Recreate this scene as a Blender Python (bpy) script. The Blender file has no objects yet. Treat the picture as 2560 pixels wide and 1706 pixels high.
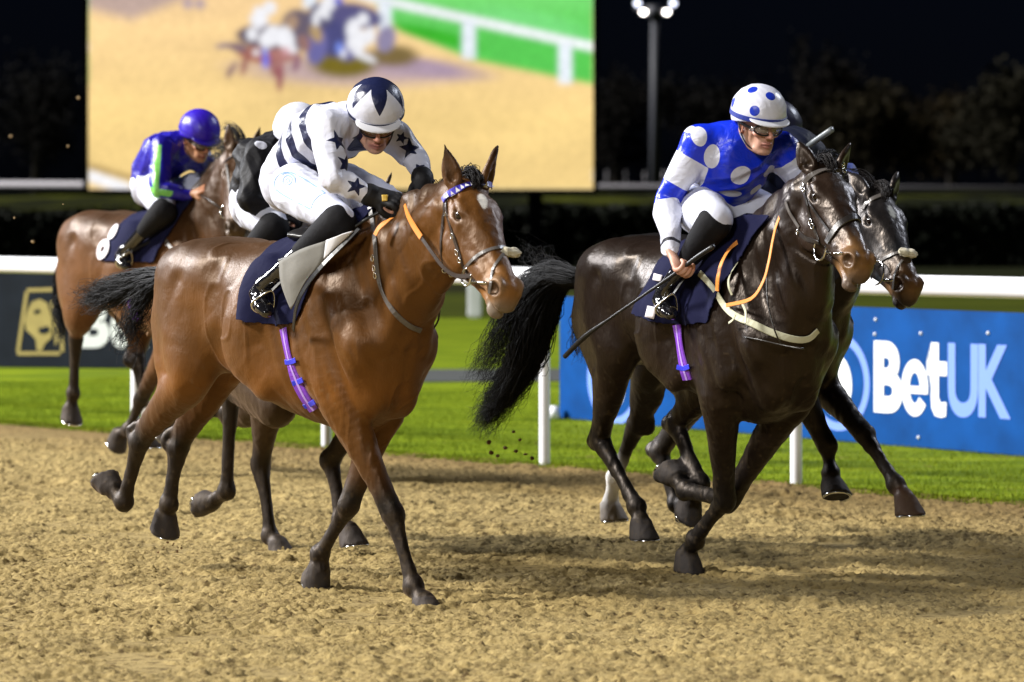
import bpy, bmesh, math, random
import numpy as np
from mathutils import Vector, Matrix
from mathutils.bvhtree import BVHTree
# ---------------------------------------------------------------- camera
SC = bpy.context.scene
C = SC.collection
F = 9400.0; HOR = 504.0; CH = 1.6          # focal length in photo pixels, horizon row, camera height
cam_d = bpy.data.cameras.new('camera'); cam = bpy.data.objects.new('camera', cam_d); C.objects.link(cam)
cam.location = (0, 0, CH); cam.rotation_euler = (math.pi / 2, 0, 0)
cam_d.sensor_width = 36.0; cam_d.lens = 36.0 * F / 2560.0
cam_d.shift_y = -(853.0 - HOR) / 2560.0
cam_d.clip_start = 0.5; cam_d.clip_end = 3000
cam_d.dof.use_dof = True; cam_d.dof.focus_distance = 15.6; cam_d.dof.aperture_fstop = 3.2
SC.camera = cam
# ---------------------------------------------------------------- sky, light, exposure
W = bpy.data.worlds.new('World'); SC.world = W; W.use_nodes = True
nt = W.node_tree; bg = nt.nodes['Background']
sky = nt.nodes.new('ShaderNodeTexSky'); sky.sky_type = 'NISHITA'; sky.sun_disc = False
SUN_EL, SUN_AZ = math.radians(38), math.radians(-112)      # floodlight bank high on the left
sky.sun_elevation = math.radians(25); sky.sun_rotation = SUN_AZ
tint = nt.nodes.new('ShaderNodeVectorMath'); tint.operation = 'MULTIPLY'; tint.inputs[1].default_value = (.32, .42, 1.0)
nt.links.new(sky.outputs[0], tint.inputs[0]); nt.links.new(tint.outputs[0], bg.inputs[0]); bg.inputs[1].default_value = 0.0008
sun_d = bpy.data.lights.new('flood_key', 'SUN'); sun = bpy.data.objects.new('flood_key', sun_d); C.objects.link(sun)
sun_d.energy = 5.0; sun_d.angle = math.radians(9.0); sun_d.color = (1.0, 0.965, 0.91)
sdir = Vector((0.80, 0.06, -0.60)).normalized()             # direction the light travels
sun.rotation_euler = sdir.to_track_quat('-Z', 'Y').to_euler()
def disk_lamp(name, loc, target, energy, size, color):
    l = bpy.data.lights.new(name, 'AREA'); o = bpy.data.objects.new(name, l); C.objects.link(o)
    l.shape = 'DISK'; l.size = size; l.energy = energy; l.color = color; o.location = loc
    o.rotation_euler = (Vector(target) - Vector(loc)).to_track_quat('-Z', 'Y').to_euler()
    return o
disk_lamp('front_fill', (-8, -10, 13), (0.5, 17, 1), 3000, 4.5, (1.0, 0.97, .93))  # unseen fill lamp added to lift the shaded fronts
disk_lamp('flood_left', (-20, 28, 11), (0, 17, 1), 5500, 5.0, (0.95, 0.96, 1.0))
disk_lamp('flood_back', (24, 36, 22), (0, 17, 1), 3500, 3.0, (0.80, 0.86, 1.0))
SC.view_settings.view_transform = 'Standard'; SC.view_settings.look = 'None'
SC.view_settings.exposure = 0.34; SC.view_settings.gamma = 1.0
SC.cycles.use_denoising = True
SC.cycles.max_bounces = 6
RNG = random.Random(7); NR = np.random.RandomState(11)

def nrm(v): v = np.asarray(v, float); return v / (np.linalg.norm(v) + 1e-9)
def at(px, py, Y):                                           # photo pixel at a known distance -> point
    return Vector(((px - 1280) * Y / F, Y, CH - (py - HOR) * Y / F))
def tag(o, label=None, cat=None, group=None, kind=None):
    if label: o['label'] = label
    if cat: o['category'] = cat
    if group: o['group'] = group
    if kind: o['kind'] = kind
    return o
def link(name, me, mat=None, parent=None):
    o = bpy.data.objects.new(name, me); C.objects.link(o)
    if mat is not None:
        for m in (mat if isinstance(mat, (list, tuple)) else [mat]): me.materials.append(m)
    if parent is not None: o.parent = parent; o.matrix_parent_inverse = parent.matrix_world.inverted()
    return o
def smooth(me, on=True):
    me.polygons.foreach_set('use_smooth', [on] * len(me.polygons)); me.update()

# ---------------------------------------------------------------- materials
def mat(name, col, rough=0.5, metal=0.0, spec=0.5, bump=0, bscale=30, sheen=0, coat=0, noise=0.0, nscale=8, dist=0.0, btype='FBM', stretch=None, **kw):
    m = bpy.data.materials.new(name); m.use_nodes = True; nt = m.node_tree; b = nt.nodes['Principled BSDF']
    b.inputs['Base Color'].default_value = (*col, 1); b.inputs['Roughness'].default_value = rough
    b.inputs['Metallic'].default_value = metal; b.inputs['Specular IOR Level'].default_value = spec
    b.inputs['Sheen Weight'].default_value = sheen; b.inputs['Coat Weight'].default_value = coat
    tc = nt.nodes.new('ShaderNodeTexCoord'); mp = nt.nodes.new('ShaderNodeMapping')
    nt.links.new(tc.outputs['Object'], mp.inputs[0])
    if stretch: mp.inputs['Scale'].default_value = stretch
    if noise:
        n = nt.nodes.new('ShaderNodeTexNoise'); n.inputs['Scale'].default_value = nscale; n.inputs['Detail'].default_value = 5
        nt.links.new(mp.outputs[0], n.inputs['Vector'])
        r = nt.nodes.new('ShaderNodeMapRange'); r.inputs[3].default_value = 1 - noise; r.inputs[4].default_value = 1 + noise
        r.inputs[1].default_value = .3; r.inputs[2].default_value = .7
        nt.links.new(n.outputs['Fac'], r.inputs[0])
        mx = nt.nodes.new('ShaderNodeVectorMath'); mx.operation = 'SCALE'; mx.inputs[0].default_value = col
        nt.links.new(r.outputs[0], mx.inputs['Scale']); nt.links.new(mx.outputs[0], b.inputs['Base Color'])
    if bump:
        n2 = nt.nodes.new('ShaderNodeTexNoise'); n2.noise_type = btype; n2.inputs['Scale'].default_value = bscale; n2.inputs['Detail'].default_value = 3
        n2.inputs['Distortion'].default_value = dist
        nt.links.new(mp.outputs[0], n2.inputs['Vector'])
        bp = nt.nodes.new('ShaderNodeBump'); bp.inputs['Strength'].default_value = 1.0; bp.inputs['Distance'].default_value = bump
        nt.links.new(n2.outputs['Fac'], bp.inputs['Height']); nt.links.new(bp.outputs[0], b.inputs['Normal'])
    return m
def attr_mat(name, rough=0.5, spec=0.5, bump=0, bscale=30, dist=0.0, btype='FBM', noise=0.0, nscale=8, sheen=0, roughattr=False, coat=0, stretch=None):
    """colour from the mesh's own point colours (coat markings, dyed cloth)"""
    m = mat(name, (.5, .5, .5), rough, 0, spec, bump, bscale, sheen, coat, 0, 8, dist, btype, stretch)
    nt = m.node_tree; b = nt.nodes['Principled BSDF']
    a = nt.nodes.new('ShaderNodeAttribute'); a.attribute_name = 'col'; out = a.outputs['Color']
    if noise:
        n = nt.nodes.new('ShaderNodeTexNoise'); n.inputs['Scale'].default_value = nscale; n.inputs['Detail'].default_value = 6
        tc = nt.nodes.new('ShaderNodeTexCoord'); nt.links.new(tc.outputs['Object'], n.inputs['Vector'])
        r = nt.nodes.new('ShaderNodeMapRange'); r.inputs[3].default_value = 1 - noise; r.inputs[4].default_value = 1 + noise
        r.inputs[1].default_value = .3; r.inputs[2].default_value = .7
        nt.links.new(n.outputs['Fac'], r.inputs[0])
        mx = nt.nodes.new('ShaderNodeVectorMath'); mx.operation = 'SCALE'
        nt.links.new(out, mx.inputs[0]); nt.links.new(r.outputs[0], mx.inputs['Scale']); out = mx.outputs[0]
    nt.links.new(out, b.inputs['Base Color'])
    return m
def cloth_mat(name, base, cols, rough=0.45, bump=.004, bscale=14, spec=.4, sheen=.0, dist=1.2):
    """cloth with sewn-on patterns: attribute patN is a signed distance, < 0 inside the patch"""
    m = mat(name, base, rough, 0, spec, bump, bscale, sheen, 0, 0, 8, dist, 'FBM')
    nt = m.node_tree; b = nt.nodes['Principled BSDF']
    prev = None
    for i, c in enumerate(cols):
        a = nt.nodes.new('ShaderNodeAttribute'); a.attribute_name = 'pat%d' % i
        lt = nt.nodes.new('ShaderNodeMath'); lt.operation = 'LESS_THAN'; lt.inputs[1].default_value = 0.0
        nt.links.new(a.outputs['Fac'], lt.inputs[0])
        mx = nt.nodes.new('ShaderNodeMix'); mx.data_type = 'RGBA'
        nt.links.new(lt.outputs[0], mx.inputs['Factor'])
        if prev is None: mx.inputs['A'].default_value = (*base, 1)
        else: nt.links.new(prev, mx.inputs['A'])
        mx.inputs['B'].default_value = (*c, 1); prev = mx.outputs['Result']
    if prev: nt.links.new(prev, b.inputs['Base Color'])
    return m

# ---------------------------------------------------------------- implicit surfaces (smooth union of tapered forms)
def spline(P, n=6):
    P = np.asarray(P, float)
    if len(P) < 3 or n == 1: return P if n == 1 or len(P) > 2 else np.array([P[0] + (P[1] - P[0]) * t for t in np.linspace(0, 1, 2)])
    Q = np.vstack([2 * P[0] - P[1], P, 2 * P[-1] - P[-2]]); out = []
    for i in range(1, len(Q) - 2):
        p0, p1, p2, p3 = Q[i - 1], Q[i], Q[i + 1], Q[i + 2]
        for t in np.linspace(0, 1, n, endpoint=False):
            out.append(.5 * ((2 * p1) + (-p0 + p2) * t + (2 * p0 - 5 * p1 + 4 * p2 - p3) * t * t + (-p0 + 3 * p1 - 3 * p2 + p3) * t ** 3))
    out.append(Q[-2]); return np.array(out)
class Chain:
    def __init__(s, pts, r, rl=None, L=(0, 1, 0), k=.03, col=None, n=5, op='add'):
        pts = np.asarray(pts, float); r = np.asarray(r, float); rl = r if rl is None else np.asarray(rl, float)
        D = [pts, r[:, None], rl[:, None]]
        if col is not None and isinstance(col[0], (tuple, list)): D.append(np.asarray(col, float))
        A = spline(np.hstack(D), n)
        s.p = A[:, :3]; s.r = np.maximum(A[:, 3], .002); s.rl = np.maximum(A[:, 4], .002)
        s.cc = A[:, 5:8] if A.shape[1] > 5 else None; s.col = col; s.k = k; s.op = op
        L = np.asarray(L, float); s.L = L / np.linalg.norm(L)
        m = np.maximum(s.r, s.rl)[:, None]; s.lo = (s.p - m).min(0); s.hi = (s.p + m).max(0)
    def d(s, x, y, z, wantcol=False):
        best = None; bc = None
        for i in range(len(s.p) - 1):
            a = s.p[i]; ab = s.p[i + 1] - a; l2 = max(float(ab @ ab), 1e-9)
            X, Y, Z = x - a[0], y - a[1], z - a[2]
            t = np.clip((X * ab[0] + Y * ab[1] + Z * ab[2]) / l2, 0, 1)
            X = X - t * ab[0]; Y = Y - t * ab[1]; Z = Z - t * ab[2]
            rv = s.r[i] + t * (s.r[i + 1] - s.r[i]); rl = s.rl[i] + t * (s.rl[i + 1] - s.rl[i])
            wl = X * s.L[0] + Y * s.L[1] + Z * s.L[2]; w2 = np.maximum(X * X + Y * Y + Z * Z - wl * wl, 0)
            rho = np.sqrt(w2 / rv ** 2 + wl ** 2 / rl ** 2) + 1e-6; k1 = np.sqrt(w2 / rv ** 4 + wl ** 2 / rl ** 4) + 1e-6
            dd = rho * (rho - 1) / k1
            if wantcol:
                c = (s.cc[i] + t[:, None] * (s.cc[i + 1] - s.cc[i])) if s.cc is not None else np.broadcast_to(np.array(s.col, float), (len(x), 3))
                if best is None: best, bc = dd, c.copy()
                else: m = dd < best; best = np.where(m, dd, best); bc = np.where(m[:, None], c, bc)
            else: best = dd if best is None else np.minimum(best, dd)
        return (best, bc) if wantcol else best
class Ell:
    def __init__(s, c, r, R=None, k=.03, col=None, op='add'):
        s.c = np.asarray(c, float); s.r = np.asarray(r, float); s.R = np.eye(3) if R is None else np.asarray(R, float)  # rows = axes
        s.k = k; s.col = col; s.op = op; m = s.r.max(); s.lo = s.c - m; s.hi = s.c + m
    def d(s, x, y, z, wantcol=False):
        X, Y, Z = x - s.c[0], y - s.c[1], z - s.c[2]
        q = [X * s.R[i, 0] + Y * s.R[i, 1] + Z * s.R[i, 2] for i in range(3)]
        k0 = np.sqrt(sum((q[i] / s.r[i]) ** 2 for i in range(3))) + 1e-6
        k1 = np.sqrt(sum((q[i] / s.r[i] ** 2) ** 2 for i in range(3))) + 1e-6
        dd = k0 * (k0 - 1) / k1
        return (dd, np.broadcast_to(np.array(s.col, float), (len(x), 3))) if wantcol else dd
class Loft:
    """barrel lofted through elliptical sections along the first axis: rows (s, centre z, half height, half width)"""
    def __init__(s, rows, k=.05, col=None, off=0.0, op='add', sq=2.3):
        A = spline(np.asarray(rows, float), 8); s.A = A[np.argsort(A[:, 0])]; s.k = k; s.col = col; s.op = op; s.off = off; s.sq = sq
        s.lo = np.array([A[:, 0].min(), -A[:, 3].max(), (A[:, 1] - A[:, 2]).min()]) - .02
        s.hi = np.array([A[:, 0].max(), A[:, 3].max(), (A[:, 1] + A[:, 2]).max()]) + .02
    def d(s, x, y, z, wantcol=False):
        S = s.A[:, 0]; cz = np.interp(x, S, s.A[:, 1]); hh = np.interp(x, S, s.A[:, 2]); hw = np.interp(x, S, s.A[:, 3])
        hh = np.maximum(hh, .01); hw = np.maximum(hw, .01)
        X = np.maximum(np.maximum(S[0] - x, x - S[-1]), 0)
        Z = z - cz; p = s.sq
        rho = (np.abs(Z / hh) ** p + np.abs(y / hw) ** p) ** (1 / p) + 1e-6
        e = np.sqrt(Z ** 2 + y ** 2); dd = e * (1 - 1 / rho); dd = np.where(e < 1e-4, -np.minimum(hh, hw), dd)
        dd = np.where(X > 0, np.sqrt(X * X + np.maximum(dd, 0) ** 2), dd)
        return (dd, np.broadcast_to(np.array(s.col, float), (len(x), 3))) if wantcol else dd
class Hoof:
    """frustum from the coronet c down along unit a, flat sole"""
    def __init__(s, c, a, fwd, h=.083, r0=.047, r1=.067, k=.006, col=(.03, .027, .025)):
        s.c = np.asarray(c, float); s.a = np.asarray(a, float); s.a /= np.linalg.norm(s.a); f = np.asarray(fwd, float)
        f = f - (f @ s.a) * s.a; s.f = f / np.linalg.norm(f); s.h = h; s.r0 = r0; s.r1 = r1; s.k = k; s.col = col; s.op = 'add'
        s.lo = s.c - .13; s.hi = s.c + .13
    def d(s, x, y, z, wantcol=False):
        X, Y, Z = x - s.c[0], y - s.c[1], z - s.c[2]
        t = X * s.a[0] + Y * s.a[1] + Z * s.a[2]; tt = np.clip(t / s.h, 0, 1)
        fx = X * s.f[0] + Y * s.f[1] + Z * s.f[2] - .030 * tt
        lat2 = np.maximum(X * X + Y * Y + Z * Z - t * t - (fx + .030 * tt) ** 2, 0)
        rr = s.r0 + (s.r1 - s.r0) * tt
        rad = np.sqrt((fx * .93) ** 2 + lat2) - rr
        dd = np.maximum(rad * .93, np.maximum(-t - .004, t - s.h))
        return (dd, np.broadcast_to(np.array(s.col, float), (len(x), 3))) if wantcol else dd

def smin(a, b, k):
    h = np.clip(.5 + .5 * (a - b) / k, 0, 1); return a + (b - a) * h - k * h * (1 - h), h
def field(prims, org, shape, h):
    D = np.full(shape, .2, np.float32)
    ax = [org[i] + h * np.arange(shape[i]) for i in range(3)]
    for p in prims:
        m = p.k + 3 * h + (.02 if p.op == 'add' else 0)
        i0 = [max(0, int((p.lo[i] - m - org[i]) / h)) for i in range(3)]
        i1 = [min(shape[i], int((p.hi[i] + m - org[i]) / h) + 2) for i in range(3)]
        if any(i1[i] <= i0[i] for i in range(3)): continue
        sl = tuple(slice(i0[i], i1[i]) for i in range(3))
        x = ax[0][sl[0]][:, None, None].astype(np.float32); y = ax[1][sl[1]][None, :, None].astype(np.float32); z = ax[2][sl[2]][None, None, :].astype(np.float32)
        if isinstance(p, Loft):
            x, y, z = np.broadcast_arrays(x, y, z)
        d = p.d(x, y, z)
        if p.op == 'add': D[sl] = smin(D[sl], d, p.k)[0]
        else: D[sl] = -smin(-D[sl], d, p.k)[0]
    return D
def colour_at(prims, P, base):
    n = len(P); D = np.full(n, .3); col = np.tile(np.array(base, float), (n, 1))
    x, y, z = P[:, 0], P[:, 1], P[:, 2]
    for p in prims:
        m = p.k + .05
        sel = np.where(((P > p.lo - m) & (P < p.hi + m)).all(1))[0]
        if len(sel) == 0: continue
        if p.op == 'add':
            if p.col is None:
                d = p.d(x[sel], y[sel], z[sel]); c = col[sel]
            else: d, c = p.d(x[sel], y[sel], z[sel], True)
            nd, h = smin(D[sel], d, p.k)
            kc = max(p.k, .02) * .8; hc = np.clip(.5 + .5 * (D[sel] - d) / kc, 0, 1)
            D[sel] = nd
            if p.col is not None: col[sel] = col[sel] + (c - col[sel]) * hc[:, None]
        else:
            d = p.d(x[sel], y[sel], z[sel])
            if p.col is not None:
                hc = np.clip((.006 - d) / .012, 0, 1)
                col[sel] = col[sel] + (np.array(p.col) - col[sel]) * hc[:, None]
    return col
def surfnet(D, org, h):
    S = D < 0
    c = S[:-1, :-1, :-1].astype(np.uint8)
    for o in ((1, 0, 0), (0, 1, 0), (0, 0, 1), (1, 1, 0), (1, 0, 1), (0, 1, 1), (1, 1, 1)):
        c = c + S[o[0]:S.shape[0] - 1 + o[0], o[1]:S.shape[1] - 1 + o[1], o[2]:S.shape[2] - 1 + o[2]]
    idx = np.argwhere((c > 0) & (c < 8)); n = len(idx)
    vid = np.full(c.shape, -1, np.int32); vid[idx[:, 0], idx[:, 1], idx[:, 2]] = np.arange(n)
    corners = [(a, b, d) for a in (0, 1) for b in (0, 1) for d in (0, 1)]
    V = {o: D[idx[:, 0] + o[0], idx[:, 1] + o[1], idx[:, 2] + o[2]].astype(float) for o in corners}
    acc = np.zeros((n, 3)); cnt = np.zeros(n)
    for a in corners:
        for ax in range(3):
            if a[ax] == 1: continue
            b = list(a); b[ax] = 1; b = tuple(b)
            va, vb = V[a], V[b]; m = (va < 0) != (vb < 0)
            t = np.where(m, va / np.where(m, va - vb, 1), 0)
            p = np.tile(np.array(a, float), (n, 1)); p[:, ax] += t
            acc += p * m[:, None]; cnt += m
    P = (idx + acc / cnt[:, None]) * h + np.asarray(org)
    quads = []
    for ax in range(3):
        sl0 = [slice(None)] * 3; sl1 = [slice(None)] * 3; sl0[ax] = slice(0, -1); sl1[ax] = slice(1, None)
        A = S[tuple(sl0)]; B = S[tuple(sl1)]; e = np.argwhere(A != B)
        u, v = [(1, 2), (2, 0), (0, 1)][ax]
        e = e[(e[:, u] > 0) & (e[:, v] > 0) & (e[:, u] < c.shape[u]) & (e[:, v] < c.shape[v])]
        inside = A[e[:, 0], e[:, 1], e[:, 2]]
        def g(du, dv):
            q = e.copy(); q[:, u] -= du; q[:, v] -= dv; return vid[q[:, 0], q[:, 1], q[:, 2]]
        Q = np.stack([g(1, 1), g(0, 1), g(0, 0), g(1, 0)], 1)
        Q[~inside] = Q[~inside][:, ::-1]; quads.append(Q)
    Q = np.vstack(quads); Q = Q[(Q >= 0).all(1)]
    return P, Q
def relax(P, Q, it=2, lam=.5):
    E = np.vstack([Q[:, [0, 1]], Q[:, [1, 2]], Q[:, [2, 3]], Q[:, [3, 0]]]); n = len(P)
    a = np.concatenate([E[:, 0], E[:, 1]]); b = np.concatenate([E[:, 1], E[:, 0]]); cnt = np.bincount(a, minlength=n)[:, None]
    def lap(X): return np.stack([np.bincount(a, X[b, i], n) for i in range(3)], 1) / np.maximum(cnt, 1) - X
    for _ in range(it):
        P = P + lam * lap(P); P = P - (lam * 1.03) * lap(P)
    return P
def mesh_np(name, P, Q):
    me = bpy.data.meshes.new(name); n = len(P); q = len(Q); w = Q.shape[1]
    me.vertices.add(n); me.vertices.foreach_set('co', np.asarray(P, np.float32).ravel())
    me.loops.add(q * w); me.loops.foreach_set('vertex_index', np.asarray(Q, np.int32).ravel())
    me.polygons.add(q); me.polygons.foreach_set('loop_start', np.arange(0, q * w, w, dtype=np.int32))
    me.polygons.foreach_set('loop_total', np.full(q, w, np.int32)) if False else None
    me.polygons.foreach_set('use_smooth', np.ones(q, bool)); me.update(calc_edges=True); me.validate(); return me
def set_col(me, cols, name='col'):
    a = me.attributes.new(name, 'FLOAT_COLOR', 'POINT')
    c = np.ones((len(cols), 4), np.float32); c[:, :3] = cols; a.data.foreach_set('color', c.ravel())
def set_f(me, name, v):
    a = me.attributes.new(name, 'FLOAT', 'POINT'); a.data.foreach_set('value', np.asarray(v, np.float32))
def vcos(me):
    a = np.empty(len(me.vertices) * 3, np.float32); me.vertices.foreach_get('co', a); return a.reshape(-1, 3).astype(float)
def vnors(me):
    a = np.empty(len(me.vertices) * 3, np.float32); me.vertices.foreach_get('normal', a); return a.reshape(-1, 3).astype(float)

class Frame:
    """a runner's own frame: s forward, u to its right (the side we see), z up"""
    def __init__(s, X0, Y0, heading=40.0):
        t = math.radians(heading); s.o = np.array([X0, Y0]); s.f = np.array([math.sin(t), -math.cos(t)]); s.r = np.array([-math.cos(t), -math.sin(t)])
    def w(s, P):
        P = np.atleast_2d(np.asarray(P, float)); o = np.empty_like(P)
        o[:, :2] = s.o + P[:, :1] * s.f + P[:, 1:2] * s.r; o[:, 2] = P[:, 2]; return o
    def p(s, px, py, u):                                     # photo pixel on the plane u -> local point
        k = (px - 1280) / F; A = s.o + u * s.r               # (A.x + t f.x) = k (A.y + t f.y)
        t = (k * A[1] - A[0]) / (s.f[0] - k * s.f[1]); Y = A[1] + t * s.f[1]
        return np.array([t, u, CH - (py - HOR) * Y / F])
    def wv(s, v): v = np.asarray(v, float); return np.array([*(v[0] * s.f + v[1] * s.r), v[2]])
def build_sdf(name, prims, fr, h, base, relax_it=2, noise=None):
    lo = np.min([p.lo for p in prims if p.op == 'add'], 0) - .04; hi = np.max([p.hi for p in prims if p.op == 'add'], 0) + .04
    shape = tuple(int(v) for v in np.ceil((hi - lo) / h) + 1)
    D = field(prims, lo, shape, h)
    P, Q = surfnet(D, lo, h)
    if relax_it: P = relax(P, Q, relax_it)
    col = colour_at(prims, P, base)
    W_ = fr.w(P) if fr is not None else P
    if fr is not None: Q = Q[:, ::-1]
    me = mesh_np(name, W_, Q); set_col(me, col)
    me['n'] = len(P)
    return me, P
def join_meshes(name, mes):
    """several meshes -> one mesh, keeping point colours"""
    Ps = []; Qs = []; Cs = []; off = 0
    for me in mes:
        P = vcos(me); Ps.append(P); n = len(me.loops); q = np.empty(n, np.int32); me.loops.foreach_get('vertex_index', q)
        Qs.append(q.reshape(-1, 4) + off); off += len(P)
        c = np.empty(len(P) * 4, np.float32); me.attributes['col'].data.foreach_get('color', c); Cs.append(c.reshape(-1, 4)[:, :3])
    m = mesh_np(name, np.vstack(Ps), np.vstack(Qs)); set_col(m, np.vstack(Cs)); return m
def bvh_of(me):
    P = vcos(me); n = len(me.loops); q = np.empty(n, np.int32); me.loops.foreach_get('vertex_index', q)
    w = 4 if n == 4 * len(me.polygons) else 3
    return BVHTree.FromPolygons([tuple(v) for v in P], q.reshape(-1, w).tolist())
def ray(bvh, px, py):
    d = Vector(((px - 1280) / F, 1, -(py - HOR) / F)).normalized()
    h = bvh.ray_cast(Vector((0, 0, CH)), d); return (h[0], h[1]) if h[0] is not None else (None, None)
def rayn(bvh, px, py, reach=30):                             # the same, or the nearest place that has surface
    for r in range(0, reach, 4):
        for k in range(1 if r == 0 else 12):
            h = ray(bvh, px + r * math.cos(k * .5236), py + r * math.sin(k * .5236))
            if h[0] is not None: return h
    return None, None
# ---------------------------------------------------------------- the setting
def fft_field(shape, sp, scale, seed, aniso=1.0):
    """smooth random field with features of about `scale` metres on a grid of spacing sp"""
    R = np.random.RandomState(seed); n = R.randn(*shape); kx = np.fft.fftfreq(shape[0], sp)[:, None]; ky = np.fft.rfftfreq(shape[1], sp)[None]
    k2 = (kx * aniso) ** 2 + ky ** 2; f = np.exp(-k2 * (scale * 1.2) ** 2) ; o = np.fft.irfft2(np.fft.rfft2(n) * f, shape); return o / o.std()
RD = np.array([.652, -.758]); RN = np.array([.758, .652])       # rail direction (towards the right front) and away from the track
RP = np.array([.20, 23.10])                                      # a rail post
def rail_dist(x, y): return (x - RP[0]) * RN[0] + (y - RP[1]) * RN[1]
def grid_mesh(name, x0, x1, y0, y1, sp, zf):
    nx, ny = int((x1 - x0) / sp), int((y1 - y0) / sp); xs = x0 + sp * np.arange(nx); ys = y0 + sp * np.arange(ny)
    X, Y = np.meshgrid(xs, ys, indexing='ij'); Z = zf(X, Y, sp); P = np.stack([X, Y, Z], -1).reshape(-1, 3)
    i = np.arange(nx - 1)[:, None] * ny + np.arange(ny - 1)[None]; i = i.ravel(); Q = np.stack([i, i + ny, i + ny + 1, i + 1], 1)
    return mesh_np(name, P, Q)
def sand_z(X, Y, sp):
    s = X.shape; z = .006 * fft_field(s, sp, .40, 1) + .004 * fft_field(s, sp, .14, 2)
    a = fft_field(s, sp, .038, 3); b = fft_field(s, sp, .021, 4); c = fft_field(s, sp, .012, 5)
    z += .0034 * np.tanh(a * 1.6) + .0058 * np.abs(b) + .0034 * c
    chop = fft_field(s, sp, .09, 6); z -= .014 * np.clip(chop - 1.45, 0, 1)
    R = np.random.RandomState(9)                                # prints left by the hooves, each with its pushed-up rim
    for _ in range(230):
        cx, cy = -4 + 9 * R.rand(), 12.3 + 12.5 * R.rand(); i0 = int((cx + 4.2 - .25) / sp); j0 = int((cy - 12.0 - .25) / sp); w = int(.5 / sp); i0, j0 = max(i0, 0), max(j0, 0); sl = (slice(i0, i0 + w), slice(j0, j0 + w))
        dx, dy = X[sl] - cx, Y[sl] - cy; r = np.sqrt(dx * dx + (dy * .8) ** 2); a_ = R.rand() * 6.28; z[sl] += -.022 * np.exp(-(r / .062) ** 2) + .013 * np.exp(-((r - .105) / .035) ** 2) * (.6 + .6 * np.cos(np.arctan2(dy, dx) - a_))
    fade = np.clip((-rail_dist(X, Y) + .1) / .35, 0, 1); z = z * (.35 + .65 * fade) - .022
    return z
def sand_mat():
    m = mat('track_sand', (.30, .20, .085), .92, spec=.15); nt = m.node_tree; b = nt.nodes['Principled BSDF']
    tc = nt.nodes.new('ShaderNodeTexCoord'); n1 = nt.nodes.new('ShaderNodeTexNoise'); n1.inputs['Scale'].default_value = 26; n1.inputs['Detail'].default_value = 6
    n2 = nt.nodes.new('ShaderNodeTexNoise'); n2.inputs['Scale'].default_value = 1.6; n2.inputs['Detail'].default_value = 4
    nt.links.new(tc.outputs['Object'], n1.inputs['Vector']); nt.links.new(tc.outputs['Object'], n2.inputs['Vector'])
    r = nt.nodes.new('ShaderNodeValToRGB'); e = r.color_ramp.elements; e[0].position = .30; e[0].color = (.085, .055, .020, 1); e[1].position = .70; e[1].color = (.345, .26, .108, 1)
    x = r.color_ramp.elements.new(.46); x.color = (.27, .20, .080, 1)
    nt.links.new(n1.outputs['Fac'], r.inputs[0])
    r2 = nt.nodes.new('ShaderNodeMapRange'); r2.inputs[1].default_value = .3; r2.inputs[2].default_value = .7; r2.inputs[3].default_value = .84; r2.inputs[4].default_value = 1.12
    nt.links.new(n2.outputs['Fac'], r2.inputs[0]); mx = nt.nodes.new('ShaderNodeVectorMath'); mx.operation = 'SCALE'
    nt.links.new(r.outputs[0], mx.inputs[0]); nt.links.new(r2.outputs[0], mx.inputs['Scale'])
    dv = nt.nodes.new('ShaderNodeVectorMath'); dv.operation = 'DOT_PRODUCT'; dv.inputs[1].default_value = (.758, .652, 0); nt.links.new(tc.outputs['Object'], dv.inputs[0])
    ad = nt.nodes.new('ShaderNodeMath'); ad.operation = 'MULTIPLY_ADD'; ad.inputs[1].default_value = 1.6; nt.links.new(n2.outputs['Fac'], ad.inputs[0]); nt.links.new(dv.outputs['Value'], ad.inputs[2])
    r3 = nt.nodes.new('ShaderNodeMapRange'); r3.inputs[1].default_value = 14.2; r3.inputs[2].default_value = 16.2; nt.links.new(ad.outputs[0], r3.inputs[0])   # damp kickback lying along the rail
    m3 = nt.nodes.new('ShaderNodeMix'); m3.data_type = 'RGBA'; m3.blend_type = 'MULTIPLY'; m3.inputs['B'].default_value = (.56, .50, .48, 1); nt.links.new(r3.outputs[0], m3.inputs['Factor']); nt.links.new(mx.outputs[0], m3.inputs['A']); nt.links.new(m3.outputs['Result'], b.inputs['Base Color'])
    n3 = nt.nodes.new('ShaderNodeTexNoise'); n3.inputs['Scale'].default_value = 75; n3.inputs['Detail'].default_value = 4; nt.links.new(tc.outputs['Object'], n3.inputs['Vector'])
    bp = nt.nodes.new('ShaderNodeBump'); bp.inputs['Distance'].default_value = .006; bp.inputs['Strength'].default_value = .8; nt.links.new(n3.outputs['Fac'], bp.inputs['Height']); nt.links.new(bp.outputs[0], b.inputs['Normal'])
    return m
M_SAND = sand_mat()
def quad(name, pts, z, m):
    return link(name, mesh_np(name, [(x, y, z) for x, y in pts], np.array([[0, 1, 2, 3]])), m)
tag(link('track', grid_mesh('track', -4.2, 5.2, 12.0, 25.6, .0115, sand_z), M_SAND), kind='structure')
tag(quad('track_base', [(-60, -20), (60, -20), (60, 60), (-60, 60)], -.026, M_SAND), kind='structure')
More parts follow.
